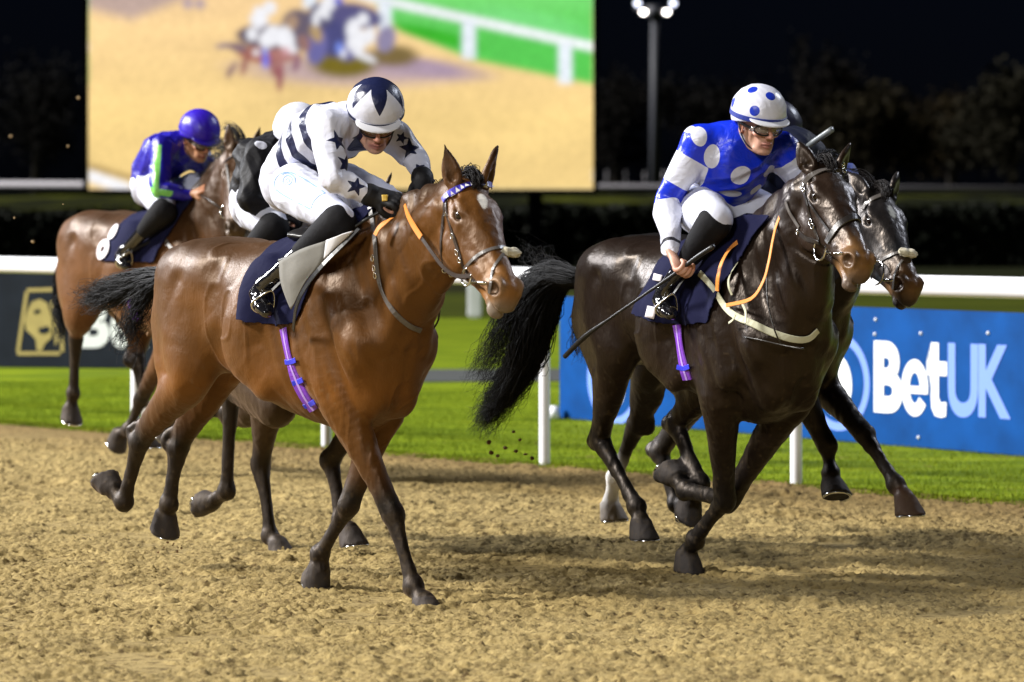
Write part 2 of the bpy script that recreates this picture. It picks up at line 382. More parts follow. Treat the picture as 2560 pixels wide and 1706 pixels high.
# grass: verge beyond the rail line; farther grass has the floodlights' falloff in its colour
def grass_mat(name, c0, c1, c2, sc=3.0, stretch=(1, .35, 1)):
    m = mat(name, c1, .9, spec=.1); nt = m.node_tree; b = nt.nodes['Principled BSDF']; tc = nt.nodes.new('ShaderNodeTexCoord'); mp = nt.nodes.new('ShaderNodeMapping')
    mp.inputs['Scale'].default_value = stretch; mp.inputs['Rotation'].default_value = (0, 0, .2); n = nt.nodes.new('ShaderNodeTexNoise'); n.inputs['Scale'].default_value = sc; n.inputs['Detail'].default_value = 7; n.inputs['Roughness'].default_value = .6
    nt.links.new(tc.outputs['Object'], mp.inputs[0]); nt.links.new(mp.outputs[0], n.inputs['Vector'])
    r = nt.nodes.new('ShaderNodeValToRGB'); e = r.color_ramp.elements; e[0].position = .32; e[0].color = (*c0, 1); e[1].position = .68; e[1].color = (*c2, 1); x = e.new(.5); x.color = (*c1, 1)
    nt.links.new(n.outputs['Fac'], r.inputs[0]); nt.links.new(r.outputs[0], b.inputs['Base Color']); return m
M_GR1 = grass_mat('lit_turf', (.055, .090, .003), (.13, .185, .005), (.22, .275, .010), 2.2, (.35, 1.6, 1))
M_GR2 = grass_mat('dimmed_grass', (.006, .008, .002), (.011, .014, .003), (.018, .022, .004), .5, (.2, 1, 1))  # near-black tones paint in the unlit distance
M_GR3 = grass_mat('dimmed_bank_grass', (.002, .003, .001), (.006, .008, .001), (.07, .08, .002), .24, (1, .3, 1))  # dim light painted into the bank, with brighter patches
def strip(name, d0, d1, z, m, l0=-70, l1=30, n=1):
    a = RP + RD * l0 + RN * d0; b_ = RP + RD * l1 + RN * d0; c = RP + RD * l1 + RN * d1; d = RP + RD * l0 + RN * d1
    return tag(quad(name, [tuple(a), tuple(b_), tuple(c), tuple(d)], z, m), kind='structure')
strip('grass_verge', .06, 90, -.012, M_GR1)
M_GR4 = grass_mat('dimmed_turf', (.018, .026, .002), (.040, .054, .003), (.070, .085, .005), .6, (.2, 1.6, 1))  # darker turf colour paints in light fading with distance
tag(quad('grass_beyond', [(-60, 52), (60, 52), (60, 68), (-60, 68)], -.002, M_GR4), kind='structure')
tag(quad('dimmed_grass', [(-90, 66), (90, 66), (90, 400), (-90, 400)], .0, M_GR2), kind='structure')
# a tarmac path crossing the turf
pa = [(-2.0, 33.4), (2.4, 33.8), (2.4, 36.2), (-2.4, 35.8)]
tag(quad('path', pa, -.004, mat('tarmac', (.045, .05, .05), .9, noise=.2)), kind='structure')
# real blades along the rail line and thinner ones out on the verge
def blades(name, n, seed, dr, lr, h0, wd, m):
    R = np.random.RandomState(seed); d = dr[0] + (dr[1] - dr[0]) * R.rand(n) ** 1.3; l = lr[0] + (lr[1] - lr[0]) * R.rand(n)
    x = RP[0] + RD[0] * l + RN[0] * d; y = RP[1] + RD[1] * l + RN[1] * d; a = R.rand(n) * 6.28; h = h0 * (.5 + R.rand(n)); le = (R.rand(n) - .5) * h; lf = (R.rand(n) - .5) * h
    z0 = -.02; p0 = np.stack([x - np.cos(a) * wd, y - np.sin(a) * wd, np.full(n, z0)], 1); p1_ = np.stack([x + np.cos(a) * wd, y + np.sin(a) * wd, np.full(n, z0)], 1)
    p2_ = np.stack([x + le, y + lf, z0 + h], 1); P = np.stack([p0, p1_, p2_], 1).reshape(-1, 3); Q = np.arange(3 * n).reshape(-1, 3)
    me = mesh_np(name, P, Q); o = link(name, me, m); return tag(o, 'short bright green grass growing behind the white rail', 'grass', kind='stuff')
M_BLADE = grass_mat('grass_blades', (.055, .090, .004), (.135, .19, .006), (.24, .285, .015), 3.0, (.5, 1.4, 1))
blades('grass', 200000, 5, (-.22, 5.5), (-11, 4.5), .024, .0025, M_BLADE)

# ---- white running rail
M_PVC = mat('white_pvc', (.78, .79, .84), .35, spec=.5, bump=.0006, bscale=8, noise=.05, nscale=6)
rail_root = bpy.data.objects.new('running_rail', None); C.objects.link(rail_root); rail_root.location = (RP[0], RP[1], 0)
bpy.context.view_layer.update()
tag(rail_root, 'long white plastic running rail on round posts between the track and the turf', 'rail')
def rpt(l, d, z): q = RP + RD * l + RN * d; return (q[0], q[1], z)
def oval_bar(name, l0, l1, zc, hh, hw, m, parent, n=20):
    rows = []; ls = np.linspace(l0, l1, 30)
    P = np.array([[rpt(l, hw * math.cos(2 * math.pi * k / n) , zc + hh * math.sin(2 * math.pi * k / n)) for k in range(n)] for l in ls]).reshape(-1, 3)
    Q = [[i * n + k, i * n + (k + 1) % n, (i + 1) * n + (k + 1) % n, (i + 1) * n + k] for i in range(29) for k in range(n)]
    return link(name, mesh_np(name, P, np.array(Q)), m, parent)
oval_bar('top_rail', -46, 9, 1.135, .060, .050, M_PVC, rail_root)
for i in range(-18, 4):
    l = i * 2.18
    pts = [rpt(l, .0, -.05), rpt(l, .0, .6), rpt(l, .0, 1.08)]
    V = []; n = 14
    for z in (-.06, 1.085):
        for k in range(n): V.append(tuple(np.array(rpt(l, .0, z)) + np.array([.034 * math.cos(6.283 * k / n), .034 * math.sin(6.283 * k / n), 0])))
    Q = [[k, (k + 1) % n, n + (k + 1) % n, n + k] for k in range(n)]
    link('post', mesh_np('post', V, np.array(Q)), M_PVC, rail_root)
    n = 18; V = [rpt(l + dl, .056 * math.cos(2 * math.pi * k / n), 1.135 + .066 * math.sin(2 * math.pi * k / n)) for dl in (-.07, .07) for k in range(n)]
    link('bracket', mesh_np('bracket', V, np.array([[k, (k + 1) % n, n + (k + 1) % n, n + k] for k in range(n)])), M_PVC, rail_root)

# ---- advertising boards
class Board:
    def __init__(s, a, b, z0, z1): s.a = np.array(a, float); s.b = np.array(b, float); s.d = nrm(np.append(s.b - s.a, 0))[:2]; s.L = np.linalg.norm(s.b - s.a); s.z0, s.z1 = z0, z1; s.n = np.array([s.d[1], -s.d[0]])   # n faces the track
    def s_of(s, px): k = (px - 1280) / F; return (k * s.a[1] - s.a[0]) / (s.d[0] - k * s.d[1])
    def p(s, px, py): t = s.s_of(px); Y = s.a[1] + t * s.d[1]; return t, CH - (py - HOR) * Y / F
    def w(s, t, z, off=0.0): q = s.a + s.d * t + s.n * off; return (q[0], q[1], z)
def board_obj(B, name, m, label, cat='board'):
    t = .03; V = []
    for tt in (0, B.L):
        for z in (B.z0, B.z1):
            for o in (0, -t): V.append(B.w(tt, z, o))
    me = bpy.data.meshes.new(name); me.from_pydata(V, [], [(0, 2, 6, 4), (1, 5, 7, 3), (0, 1, 3, 2), (4, 6, 7, 5), (2, 3, 7, 6), (0, 4, 5, 1)]); 
    bm = bmesh.new(); bm.from_mesh(me); bmesh.ops.bevel(bm, geom=bm.edges, offset=.006, segments=2, affect='EDGES'); bmesh.ops.recalc_face_normals(bm, faces=bm.faces); bm.to_mesh(me); bm.free()
    return tag(link(name, me, m), label, cat)
def plate(B, name, polys, off, m, parent, th=.003):
    """flat shapes standing proud of the board; polys: lists of (t, z)"""
    bm = bmesh.new()
    for pl in polys:
        f = bm.faces.new([bm.verts.new(B.w(t, z, off)) for t, z in pl])
    bmesh.ops.triangulate(bm, faces=bm.faces); bmesh.ops.recalc_face_normals(bm, faces=bm.faces)
    me = bpy.data.meshes.new(name); bm.to_mesh(me); bm.free(); o = link(name, me, m, parent)
    return o
def letter(B, name, ch, t0, t1, z0, z1, off, m, parent, bold=.035):
    cu = bpy.data.curves.new(name, 'FONT'); cu.body = ch; cu.offset = bold; cu.size = 1; cu.fill_mode = 'FRONT'; cu.resolution_u = 6
    o = bpy.data.objects.new(name, cu); C.objects.link(o); dg = bpy.context.evaluated_depsgraph_get(); me = bpy.data.meshes.new_from_object(o.evaluated_get(dg)); bpy.data.objects.remove(o)
    P = vcos(me); lo, hi = P.min(0), P.max(0); W_ = []
    for v in P: W_.append(B.w(t0 + (v[0] - lo[0]) / (hi[0] - lo[0]) * (t1 - t0), z0 + (v[1] - lo[1]) / (hi[1] - lo[1]) * (z1 - z0), off))
    me.vertices.foreach_set('co', np.array(W_, np.float32).ravel()); me.update(); me.materials.clear(); me.name = name
    return link(name, me, m, parent)
BB = Board((.10, 28.30), (3.90, 22.75), .0, .895)
BB.z0 = -.01
M_BLUEB = mat('blue_board_vinyl', (.0012, .050, .215), .55, spec=.12, noise=.22, nscale=3.5)
M_LTB = mat('light_blue_print', (.16, .27, .78), .5); M_WP = mat('white_print', (.80, .82, .84), .5)
tb = BB.s_of(1398); BB.a = BB.a + BB.d * tb; BB.L = 7.2
blue = board_obj(BB, 'advertising_board', M_BLUEB, 'long royal blue advertising board with white and pale blue lettering behind the rail')
def put(ch, x0, x1, yt0, yb0, yt1, yb1, m, bold):
    a, zb0 = BB.p(x0, yb0); _, zt0 = BB.p(x0, yt0); b_, zb1 = BB.p(x1, yb1); _, zt1 = BB.p(x1, yt1)
    return letter(BB, 'letter', ch, a, b_, (zb0 + zb1) / 2, (zt0 + zt1) / 2, .004, m, blue, bold)
put('B', 2186, 2257, 852, 1032, 855, 1034, M_WP, .045); 
def glyph(B, ch, t0, t1, z0, z1, off, m, parent):
    bm = bmesh.new(); W_ = lambda x, y, o=0: bm.verts.new(B.w(t0 + x * (t1 - t0), z0 + y * (z1 - z0), off + o))
    if ch == 't':
        O = [(.22, 1.0), (.58, 1.0), (.58, .75), (.98, .75), (.98, .56), (.58, .56), (.58, .27), (.66, .20), (.96, .21), (.93, .02), (.70, 0), (.40, .02), (.24, .12), (.20, .28), (.20, .56), (.0, .56), (.0, .75), (.22, .75)]
        bm.faces.new([W_(*q) for q in O])
    else:
        n = 40; prev = None
        for k in range(n + 1):
            a = math.radians(0 + (325) * k / n); c_, s_ = math.cos(a), math.sin(a); row = (W_(.5 + .5 * c_, .5 + .5 * s_), W_(.5 + .20 * c_, .5 + .27 * s_))
            if prev: bm.faces.new((prev[0], row[0], row[1], prev[1]))
            prev = row
        bm.faces.new([W_(.20, .40, .001), W_(.995, .40, .001), W_(1.0, .53, .001), W_(.20, .53, .001)])
        bmesh.ops.remove_doubles(bm, verts=bm.verts, dist=.0001)
    bmesh.ops.triangulate(bm, faces=bm.faces); bmesh.ops.recalc_face_normals(bm, faces=bm.faces); me = bpy.data.meshes.new('letter'); bm.to_mesh(me); bm.free(); return link('letter', me, m, parent)
def putg(ch, x0, x1, y0, y1): (a, z0), (b_, _), (_, z1) = BB.p(x0, y1), BB.p(x1, y1), BB.p(x0, y0); glyph(BB, ch, a, b_, z0, z1, .004, M_WP, blue)
putg('e', 2255, 2321, 897, 1039); putg('t', 2318, 2369, 856, 1042)
put('U', 2371, 2446, 858, 1043, 860, 1046, M_LTB, .03); put('K', 2447, 2528, 861, 1045, 863, 1047, M_LTB, .03)
def ell_poly(t, z, rt, rz, n=40, a0=0, a1=2 * math.pi): return [(t + rt * math.cos(a), z + rz * math.sin(a)) for a in np.linspace(a0, a1, n, endpoint=a1 - a0 < 6)]
for cx in (2096, 1535, 2700):
    t, z = BB.p(cx, 950 if cx < 2000 else 955); R_ = .33 if cx > 2000 else .33
    rt = R_ * 1.0; plate(BB, 'logo_disc', [ell_poly(t, z, rt, R_ * 1.0)], .003, M_LTB, blue)
    plate(BB, 'logo_field', [ell_poly(t, z, rt * .82, R_ * .82)], .006, M_BLUEB, blue)
    plate(BB, 'logo_letter', [ell_poly(t - .02, z - .02, .17, .21, 30)], .009, M_WP, blue)
for q in ((2190, 799), (2188, 836), (2303, 834), (2471, 833), (2297, 1094)):
    t, z = BB.p(*q); bm = bmesh.new(); bmesh.ops.create_uvsphere(bm, u_segments=10, v_segments=8, radius=.012); bmesh.ops.translate(bm, verts=bm.verts, vec=BB.w(t, z, .002)); me = bpy.data.meshes.new('bolt'); bm.to_mesh(me); bm.free(); smooth(me); link('bolt', me, M_PVC, blue)
for q in ((1406, 1036),):
    bm = bmesh.new(); bmesh.ops.create_cone(bm, cap_ends=True, segments=14, radius1=.05, radius2=.035, depth=.09); bmesh.ops.translate(bm, verts=bm.verts, vec=BB.w(.05, .04, .08)); me = bpy.data.meshes.new('foot'); bm.to_mesh(me); bm.free(); smooth(me); link('foot', me, M_PVC, blue)
DB = Board((-7.2, 36.9), (-2.0, 35.9), -.01, .905)
M_SLATE = mat('slate_board_vinyl', (.011, .015, .024), .6, spec=.15, noise=.25, nscale=4); M_GOLD = mat('gold_print', (.42, .33, .11), .5, noise=.1, nscale=6)
slate = board_obj(DB, 'advertising_board', M_SLATE, 'dark slate advertising board with a gold animal emblem and white lettering at the far left')
dp = lambda x, y: DB.p(x, y)
def bar(a, b, w):                                  # a thick line between two photo points
    a, b = np.array(dp(*a)), np.array(dp(*b)); d = nrm(np.append(b - a, 0))[:2]; n = np.array([-d[1], d[0]]) * w / 2; return [tuple(a - n), tuple(b - n), tuple(b + n), tuple(a + n)]
c4 = [(68, 726), (150, 724), (150, 884), (43, 884)]
plate(DB, 'emblem_frame', [bar(c4[0], c4[1], .035)], .004, M_GOLD, slate); plate(DB, 'emblem_frame', [bar(c4[2], c4[3], .035)], .004, M_GOLD, slate)
plate(DB, 'emblem_frame', [bar((67, 730), (45, 880), .035)], .004, M_GOLD, slate); plate(DB, 'emblem_frame', [bar((152, 728), (156, 880), .035)], .004, M_GOLD, slate)
plate(DB, 'emblem_head', [[dp(*q) for q in ((80, 755), (100, 748), (118, 758), (128, 790), (134, 815), (128, 845), (112, 860), (104, 878), (92, 876), (90, 850), (80, 838), (66, 826), (62, 800), (70, 775))]], .004, M_GOLD, slate)
plate(DB, 'emblem_eye', [[dp(*q) for q in ((84, 778), (98, 772), (102, 780), (88, 787))]], .008, M_SLATE, slate)
plate(DB, 'emblem_mouth', [[dp(*q) for q in ((96, 822), (120, 815), (126, 828), (110, 836), (98, 832))]], .008, M_SLATE, slate)
plate(DB, 'emblem_mane', [[dp(*q) for q in ((126, 756), (140, 744), (144, 800), (146, 850), (138, 866), (136, 820))]], .004, M_GOLD, slate)
for ch, x0, x1, y0, y1 in (('B', 196, 274, 745, 870), ('e', 276, 330, 775, 872), ('t', 334, 372, 750, 872)):
    (a, zb), (b_, _), (_, zt) = dp(x0, y1), dp(x1, y1), dp(x0, y0)
    if ch == 'B': letter(DB, 'letter', ch, a, b_, zb, zt, .005, M_WP, slate, .05)
    else: glyph(DB, ch, a, b_, zb, zt, .005, M_WP, slate)
bm = bmesh.new(); bmesh.ops.create_cone(bm, cap_ends=True, segments=12, radius1=.07, radius2=.05, depth=.10); fx = at(67, 925, 36.6); bmesh.ops.translate(bm, verts=bm.verts, vec=(fx.x, fx.y, .05)); me = bpy.data.meshes.new('foot'); bm.to_mesh(me); bm.free(); link('foot', me, M_PVC, slate)

# ---- white marker post out on the turf
def boxmesh(name, c, sz, m, parent=None, bev=.01, rz=0):
    bm = bmesh.new(); bmesh.ops.create_cube(bm, size=1); bmesh.ops.scale(bm, verts=bm.verts, vec=sz); bmesh.ops.bevel(bm, geom=bm.edges, offset=bev, segments=2, affect='EDGES')
    bmesh.ops.rotate(bm, verts=bm.verts, cent=(0, 0, 0), matrix=Matrix.Rotation(rz, 3, 'Z')); bmesh.ops.translate(bm, verts=bm.verts, vec=c); me = bpy.data.meshes.new(name); bm.to_mesh(me); bm.free(); return link(name, me, m, parent)
mp_ = at(1186, 785, 52); tag(boxmesh('marker_post', (mp_.x, 52, .32), (.20, .12, .66), M_PVC, bev=.03), 'short square white marker post standing on the turf beyond the rail', 'post')

# ---- far hedge, bank and rail
def hedge(name, x0, x1, y, h, m, n, seed, thick=1.4, leaf=.09):
    R = np.random.RandomState(seed); xs = x0 + (x1 - x0) * R.rand(n); top = h * (1 + .05 * np.sin(xs * .7) + .03 * np.sin(xs * 2.3)); z = top * R.rand(n) ** .7; yy = y + thick * (R.rand(n) - .5)
    c = np.stack([xs, yy, z], 1); a = R.randn(n, 3); a /= np.linalg.norm(a, axis=1)[:, None]; b = np.cross(a, R.randn(n, 3)); b /= np.linalg.norm(b, axis=1)[:, None]; s = leaf * (.6 + R.rand(n))[:, None]
    P = np.stack([c - a * s, c - b * s * .6, c + a * s, c + b * s * .6], 1).reshape(-1, 3); return link(name, mesh_np(name, P, np.arange(4 * n).reshape(-1, 4)), m)
M_HEDGE = mat('dimmed_hedge_leaves', (.006, .008, .005), .7, spec=.1, noise=.4, nscale=1)  # near-black leaf colour paints in the lack of light out here
hd = hedge('hedge', -24, 24, 92, 1.42, M_HEDGE, 42000, 3, 1.6, .11); tag(hd, 'long low dark clipped hedge along the far side of the course', 'hedge')
boxmesh('hedge_core', (0, 92.1, .66), (48, 1.1, 1.28), M_HEDGE, hd, .1)
bank = mesh_np('bank', [(-90, 104, 0), (90, 104, 0), (90, 112, 1.30), (-90, 112, 1.30), (90, 150, 1.85), (-90, 150, 1.85), (90, 400, 1.9), (-90, 400, 1.9)], np.array([[0, 1, 2, 3], [3, 2, 4, 5], [5, 4, 6, 7]]))
tag(link('bank', bank, M_GR3), kind='structure')
M_FRAIL = mat('greyed_white_rail', (.42, .41, .46), .6)  # greyer than the running rail
fr_root = bpy.data.objects.new('far_rail', None); C.objects.link(fr_root); fr_root.location = (0, 118, 1.4); bpy.context.view_layer.update(); tag(fr_root, 'distant dim white rail on posts beyond the hedge', 'rail')

def simple_tube(name, a, b, r, m, parent=None, n=10, r2=None):
    a, b = Vector(a), Vector(b); d = b - a; bm = bmesh.new(); bmesh.ops.create_cone(bm, cap_ends=True, segments=n, radius1=r, radius2=r if r2 is None else r2, depth=d.length)
    q = d.to_track_quat('Z', 'Y').to_matrix().to_4x4(); bmesh.ops.transform(bm, verts=bm.verts, matrix=Matrix.Translation((a + b) / 2) @ q); me = bpy.data.meshes.new(name); bm.to_mesh(me); bm.free(); smooth(me); return link(name, me, m, parent)
simple_tube('rail_bar', (-22, 118, 2.14), (22, 118, 1.92), .13, M_FRAIL, fr_root)
pp = None
for i in range(-17, 18):
    x = i * 1.19; z = 2.03 - x * .005
    if pp is None: pp = simple_tube('post', (x, 118.1, 1.2), (x, 118.1, z), .05, M_FRAIL, fr_root); px0 = x
    else: o = pp.copy(); C.objects.link(o); o.parent = fr_root; o.location.x += (x - px0)
# ---- big screen showing the race
SY = 78.0
sx0, sx1 = at(221, 0, SY).x, at(1483, 0, SY).x; sz0 = at(0, 474, SY).z; sz1 = sz0 + (sx1 - sx0) * 9 / 16
scr = bpy.data.objects.new('video_screen', None); C.objects.link(scr); scr.location = ((sx0 + sx1) / 2, SY, 0); bpy.context.view_layer.update()
tag(scr, 'giant outdoor video screen showing horses racing on sand, towering behind the track', 'screen')
nx, nz = 420, 236; xs = np.linspace(sx0, sx1, nx); zs = np.linspace(sz0, sz1, nz); X, Z = np.meshgrid(xs, zs, indexing='ij')
PX = 1280 + X * F / SY; PY = HOR + (CH - Z) * F / SY                        # picture coordinates of the screen's own pixels
col = np.zeros((nx, nz, 3)); sand = np.array([.95, .68, .27]); wv = fft_field((nx, nz), 1, 26, 41, 3.0)[..., None] * .035; col[:] = sand * (1 + wv)
col += np.clip((300 - PY) / 500, 0, 1)[..., None] * np.array([.06, .0, .12])
def blend(mask, c):
    global col
    col = col + (np.array(c) - col) * np.clip(mask, 0, 1)[..., None]
def soft(d, w): return np.clip(.5 - d / w, 0, 1)
def rot(cx, cy, rx, ry, a=0, w=.18):
    dx, dy = PX - cx, PY - cy; u = dx * math.cos(a) + dy * math.sin(a); v = -dx * math.sin(a) + dy * math.cos(a); return soft(np.sqrt((u / rx) ** 2 + (v / ry) ** 2) - 1, w)
# brown edge, rail and turf at the right top
gl = lambda x: np.interp(x, [200, 880, 1000, 1180, 1484], [-400, -60, 78, 150, 212])
blend(soft(PY - gl(PX), 14), (.10, .62, .09)); blend(soft(PY - gl(PX), 14) * np.clip((90 - PY) / 120, 0, .8), (.22, .80, .20))
blend(rot(1090, 90, 110, 16, .25, .6), (.04, .50, .02)); blend(rot(1330, 60, 150, 30, .2, .8) * .5, (.25, .85, .30))
rl = lambda x: np.interp(x, [800, 930, 1484], [-48, -5, 118]); blend(soft(np.abs(PY - rl(PX)) - 12, 8), (.95, .97, 1.0))
for x, y0, y1 in ((962, 0, 80), (1172, 50, 148), (1413, 108, 210), (775, -80, 20)): blend(soft(np.maximum(np.abs(PX - x) - 17, np.maximum(y0 - PY, PY - y1)), 8), (.86, .92, 1.0))
# the group of runners on the screen
blend(rot(1010, 165, 190, 26, .12, .7), (.42, .30, .42)); blend(rot(860, 180, 240, 34, .05, .8) * .8, (.52, .38, .45)); blend(rot(860, 160, 82, 34, 0, .5), (.20, .15, .01)); blend(rot(985, 140, 60, 26, 0, .6), (.22, .15, .05))
for c in ((690, 96, 100, 34, .10, (.10, .07, .12)), (745, 60, 40, 36, .2, (.14, .11, .16)), (835, 80, 58, 62, .0, (.07, .07, .22)), (890, 40, 66, 30, .2, (.10, .09, .24)), (800, 40, 30, 34, .0, (.10, .09, .18)), (965, 98, 24, 34, .3, (.30, .26, .42)),
          (650, 138, 58, 20, .15, (.42, .13, .08)), (712, 136, 34, 20, -.1, (.46, .20, .18)), (792, 118, 26, 44, .2, (.16, .15, .40)), (868, 130, 26, 22, .1, (.14, .13, .36)), (612, 160, 8, 30, .25, (.36, .14, .12)), (578, 176, 8, 24, .55, (.30, .18, .18)), (700, 190, 9, 40, .05, (.34, .10, .12)), (683, 168, 8, 26, -.2, (.34, .12, .12)), (742, 158, 9, 24, .3, (.30, .14, .20)), (566, 114, 30, 7, -.1, (.30, .22, .26)), (596, 120, 24, 12, .2, (.22, .14, .18)), (728, 58, 16, 22, .5, (.46, .30, .20)), (790, 84, 14, 24, -.4, (.50, .34, .16)), (760, 108, 14, 22, -.4, (.34, .18, .16))): blend(rot(*c[:5]), c[5])
for c in ((674, 20, 17, 17, 0), (652, 40, 15, 26, -.5), (640, 56, 22, 11, .9), (690, 88, 30, 22, .5), (708, 104, 30, 14, .7), (668, 100, 22, 20, .2), (630, 86, 14, 17, 0), (722, 88, 10, 26, -.5), (820, 10, 18, 24, .5), (808, 34, 20, 10, .6), (790, 48, 9, 18, 0), (908, 48, 14, 16, 0), (882, 70, 17, 24, .3), (898, 96, 30, 22, .2), (926, 88, 12, 22, 0), (888, 116, 24, 14, .4), (910, 142, 34, 8, .40), (858, 134, 8, 12, 0), (732, 124, 11, 11, 0), (640, 132, 8, 9, 0)): blend(rot(*c, .25), (.95, .95, 1.0))
for c in ((664, 152, 8, 20, 0, (.15, .2, .9)), (846, 2, 12, 9, 0, (.05, .10, .75)), (662, 128, 8, 8, 0, (.3, .45, 1.0)), (716, 128, 9, 9, 0, (.8, .45, .5)), (848, 120, 9, 15, 0, (.2, .3, .9))): blend(rot(*c[:5]), c[5])
blend(soft(PY - np.interp(PX, [200, 330, 600], [18, 50, -60]), 30) * .75, (.40, .30, .34))
for x in (470, 500): blend(rot(x, 10, 14, 14, 0) * .6, (.25, .22, .45))
# rail at the bottom left
blend(soft(np.abs(PY - np.interp(PX, [200, 330], [432, 476])) - 15, 8) * (PX < 332), (.96, .96, 1.0)); blend(soft(np.abs(PY - np.interp(PX, [200, 420], [408, 472])) - 7, 10) * (PX < 420), (.42, .28, .10))
kx = np.fft.fftfreq(nx)[:, None]; ky = np.fft.rfftfreq(nz)[None]; gk = np.exp(-2 * (math.pi * 1.7) ** 2 * (kx ** 2 + ky ** 2))
for k in range(3): col[..., k] = np.fft.irfft2(np.fft.rfft2(col[..., k]) * gk, (nx, nz))
col *= (1 + .022 * fft_field((nx, nz), 1, 5, 44)[..., None] + .03 * fft_field((nx, nz), 1, 2, 45)[..., None]); col *= 1 + .05 * np.sin(PX * .004 + 1)[..., None]
P = np.stack([X, np.full_like(X, SY), Z], -1).reshape(-1, 3); i = (np.arange(nx - 1)[:, None] * nz + np.arange(nz - 1)[None]).ravel()
me = mesh_np('display', P, np.stack([i, i + nz, i + nz + 1, i + 1], 1)); set_col(me, np.clip(col, 0, 1.1).reshape(-1, 3))
m = bpy.data.materials.new('lit_display'); m.use_nodes = True; nt = m.node_tree; b = nt.nodes['Principled BSDF']; a = nt.nodes.new('ShaderNodeAttribute'); a.attribute_name = 'col'
b.inputs['Base Color'].default_value = (.01, .01, .01, 1); nt.links.new(a.outputs['Color'], b.inputs['Emission Color']); b.inputs['Emission Strength'].default_value = .77; link('display', me, m, scr)
M_FRAME = mat('black_screen_frame', (.0022, .0022, .003), .9, spec=.05)
w_ = .10
for c, s in ((((sx0 + sx1) / 2, SY + .1, sz0 - w_ / 2 - .003), (sx1 - sx0 + 2 * w_, .4, w_)), (((sx0 + sx1) / 2, SY + .1, sz1 + w_ / 2 + .003), (sx1 - sx0 + 2 * w_, .4, w_)), ((sx0 - w_ / 2 - .003, SY + .1, (sz0 + sz1) / 2), (w_, .4, sz1 - sz0)), ((sx1 + w_ / 2 + .003, SY + .1, (sz0 + sz1) / 2), (w_, .4, sz1 - sz0)), (((sx0 + sx1) / 2, SY + .45, (sz0 + sz1) / 2), (sx1 - sx0, .5, sz1 - sz0))): boxmesh('frame', c, s, M_FRAME, scr, .02)
for x in (sx0 + 1.2, (sx0 + sx1) / 2, sx1 - 1.2): boxmesh('leg', (x, SY + .5, sz0 / 2 - .1), (.3, .3, sz0), M_FRAME, scr, .02)
# ---- floodlight mast
MY = 190.0; mx = at(1637, 0, MY).x; mast = bpy.data.objects.new('floodlight_mast', None); C.objects.link(mast); mast.location = (mx, MY, 1.9); bpy.context.view_layer.update()
tag(mast, 'tall grey floodlight mast with a cluster of lit round lamps at its top', 'floodlight')
M_MAST = mat('galvanised_steel', (.055, .06, .08), .6); zt = at(0, 40, MY).z
simple_tube('pole', (mx, MY, 1.8), (mx, MY, zt), .26, M_MAST, mast, 12, .19)
simple_tube('head_ring', (mx, MY, zt - .1), (mx, MY, zt + .5), .42, M_MAST, mast, 14); simple_tube('arm', (mx - 1.0, MY, zt + .35), (mx + 1.0, MY, zt + .35), .09, M_MAST, mast)
def emis(name, c, s):
    m = bpy.data.materials.new(name); m.use_nodes = True; b = m.node_tree.nodes['Principled BSDF']; b.inputs['Emission Color'].default_value = (*c, 1); b.inputs['Emission Strength'].default_value = s; return m
M_LAMP = emis('lit_lamp', (1.0, .93, .85), 13); M_LAMP2 = emis('lit_lamp_dim', (.75, .80, 1.0), 3)
def ball(name, c, r, m, parent=None, sx=(1, 1, 1), seg=14):
    bm = bmesh.new(); bmesh.ops.create_uvsphere(bm, u_segments=seg, v_segments=seg // 2 + 1, radius=r); bmesh.ops.scale(bm, verts=bm.verts, vec=sx); bmesh.ops.translate(bm, verts=bm.verts, vec=c); me = bpy.data.meshes.new(name); bm.to_mesh(me); bm.free(); smooth(me); return link(name, me, m, parent)
for px, py, mm in ((1609, 29, M_LAMP), (1667, 29, M_LAMP), (1594, 9, M_LAMP2), (1683, 9, M_LAMP2)):
    q = at(px, py, MY); f_ = boxmesh('lamp_housing', (q.x, MY + .25, q.z), (.42, .3, .42), M_MAST, mast, .05); ball('lamp', (q.x, MY + .02, q.z), .15, mm, f_, (1, .5, 1))
# ---- dim autumn trees beyond the course
def tree(px, base, hh, ww, Y, seed, colr, label):
    R = np.random.RandomState(seed); x = at(px, 0, Y).x; tr = bpy.data.objects.new('tree', None); C.objects.link(tr); tr.location = (x, Y, base); bpy.context.view_layer.update(); tag(tr, label, 'tree', 'dim trees beyond the far rail')
    mt_ = mat('bark', (.02, .016, .012), .9); simple_tube('trunk', (x, Y, base), (x, Y, base + hh * .7), .28, mt_, tr, 8, .08)
    lim = []
    for k in range(7):
        a = R.rand() * 6.28; s0 = base + hh * (.25 + .4 * R.rand()); e = (x + math.cos(a) * ww * .7 * R.rand(), Y + math.sin(a) * ww * .4, s0 + hh * (.2 + .2 * R.rand())); simple_tube('limb', (x, Y, s0), e, .09, mt_, tr, 6, .02); lim.append(e)
    n = 5200; cl = np.array(lim + [(x + R.randn() * ww * .35, Y + R.randn() * ww * .3, base + hh * (.35 + .55 * R.rand())) for _ in range(16)]); idx = R.randint(len(cl), size=n); c = cl[idx] + R.randn(n, 3) * np.array([ww * .17, ww * .17, hh * .09])
    a = R.randn(n, 3); a /= np.linalg.norm(a, axis=1)[:, None]; b = np.cross(a, R.randn(n, 3)); b /= np.linalg.norm(b, axis=1)[:, None]; s = .13 * (.6 + R.rand(n))[:, None]
    P = np.stack([c - a * s, c - b * s * .6, c + a * s, c + b * s * .6], 1).reshape(-1, 3); link('crown', mesh_np('crown', P, np.arange(4 * n).reshape(-1, 4)), mat('autumn_leaves', colr, .8, spec=.1, noise=.4, nscale=.8), tr)
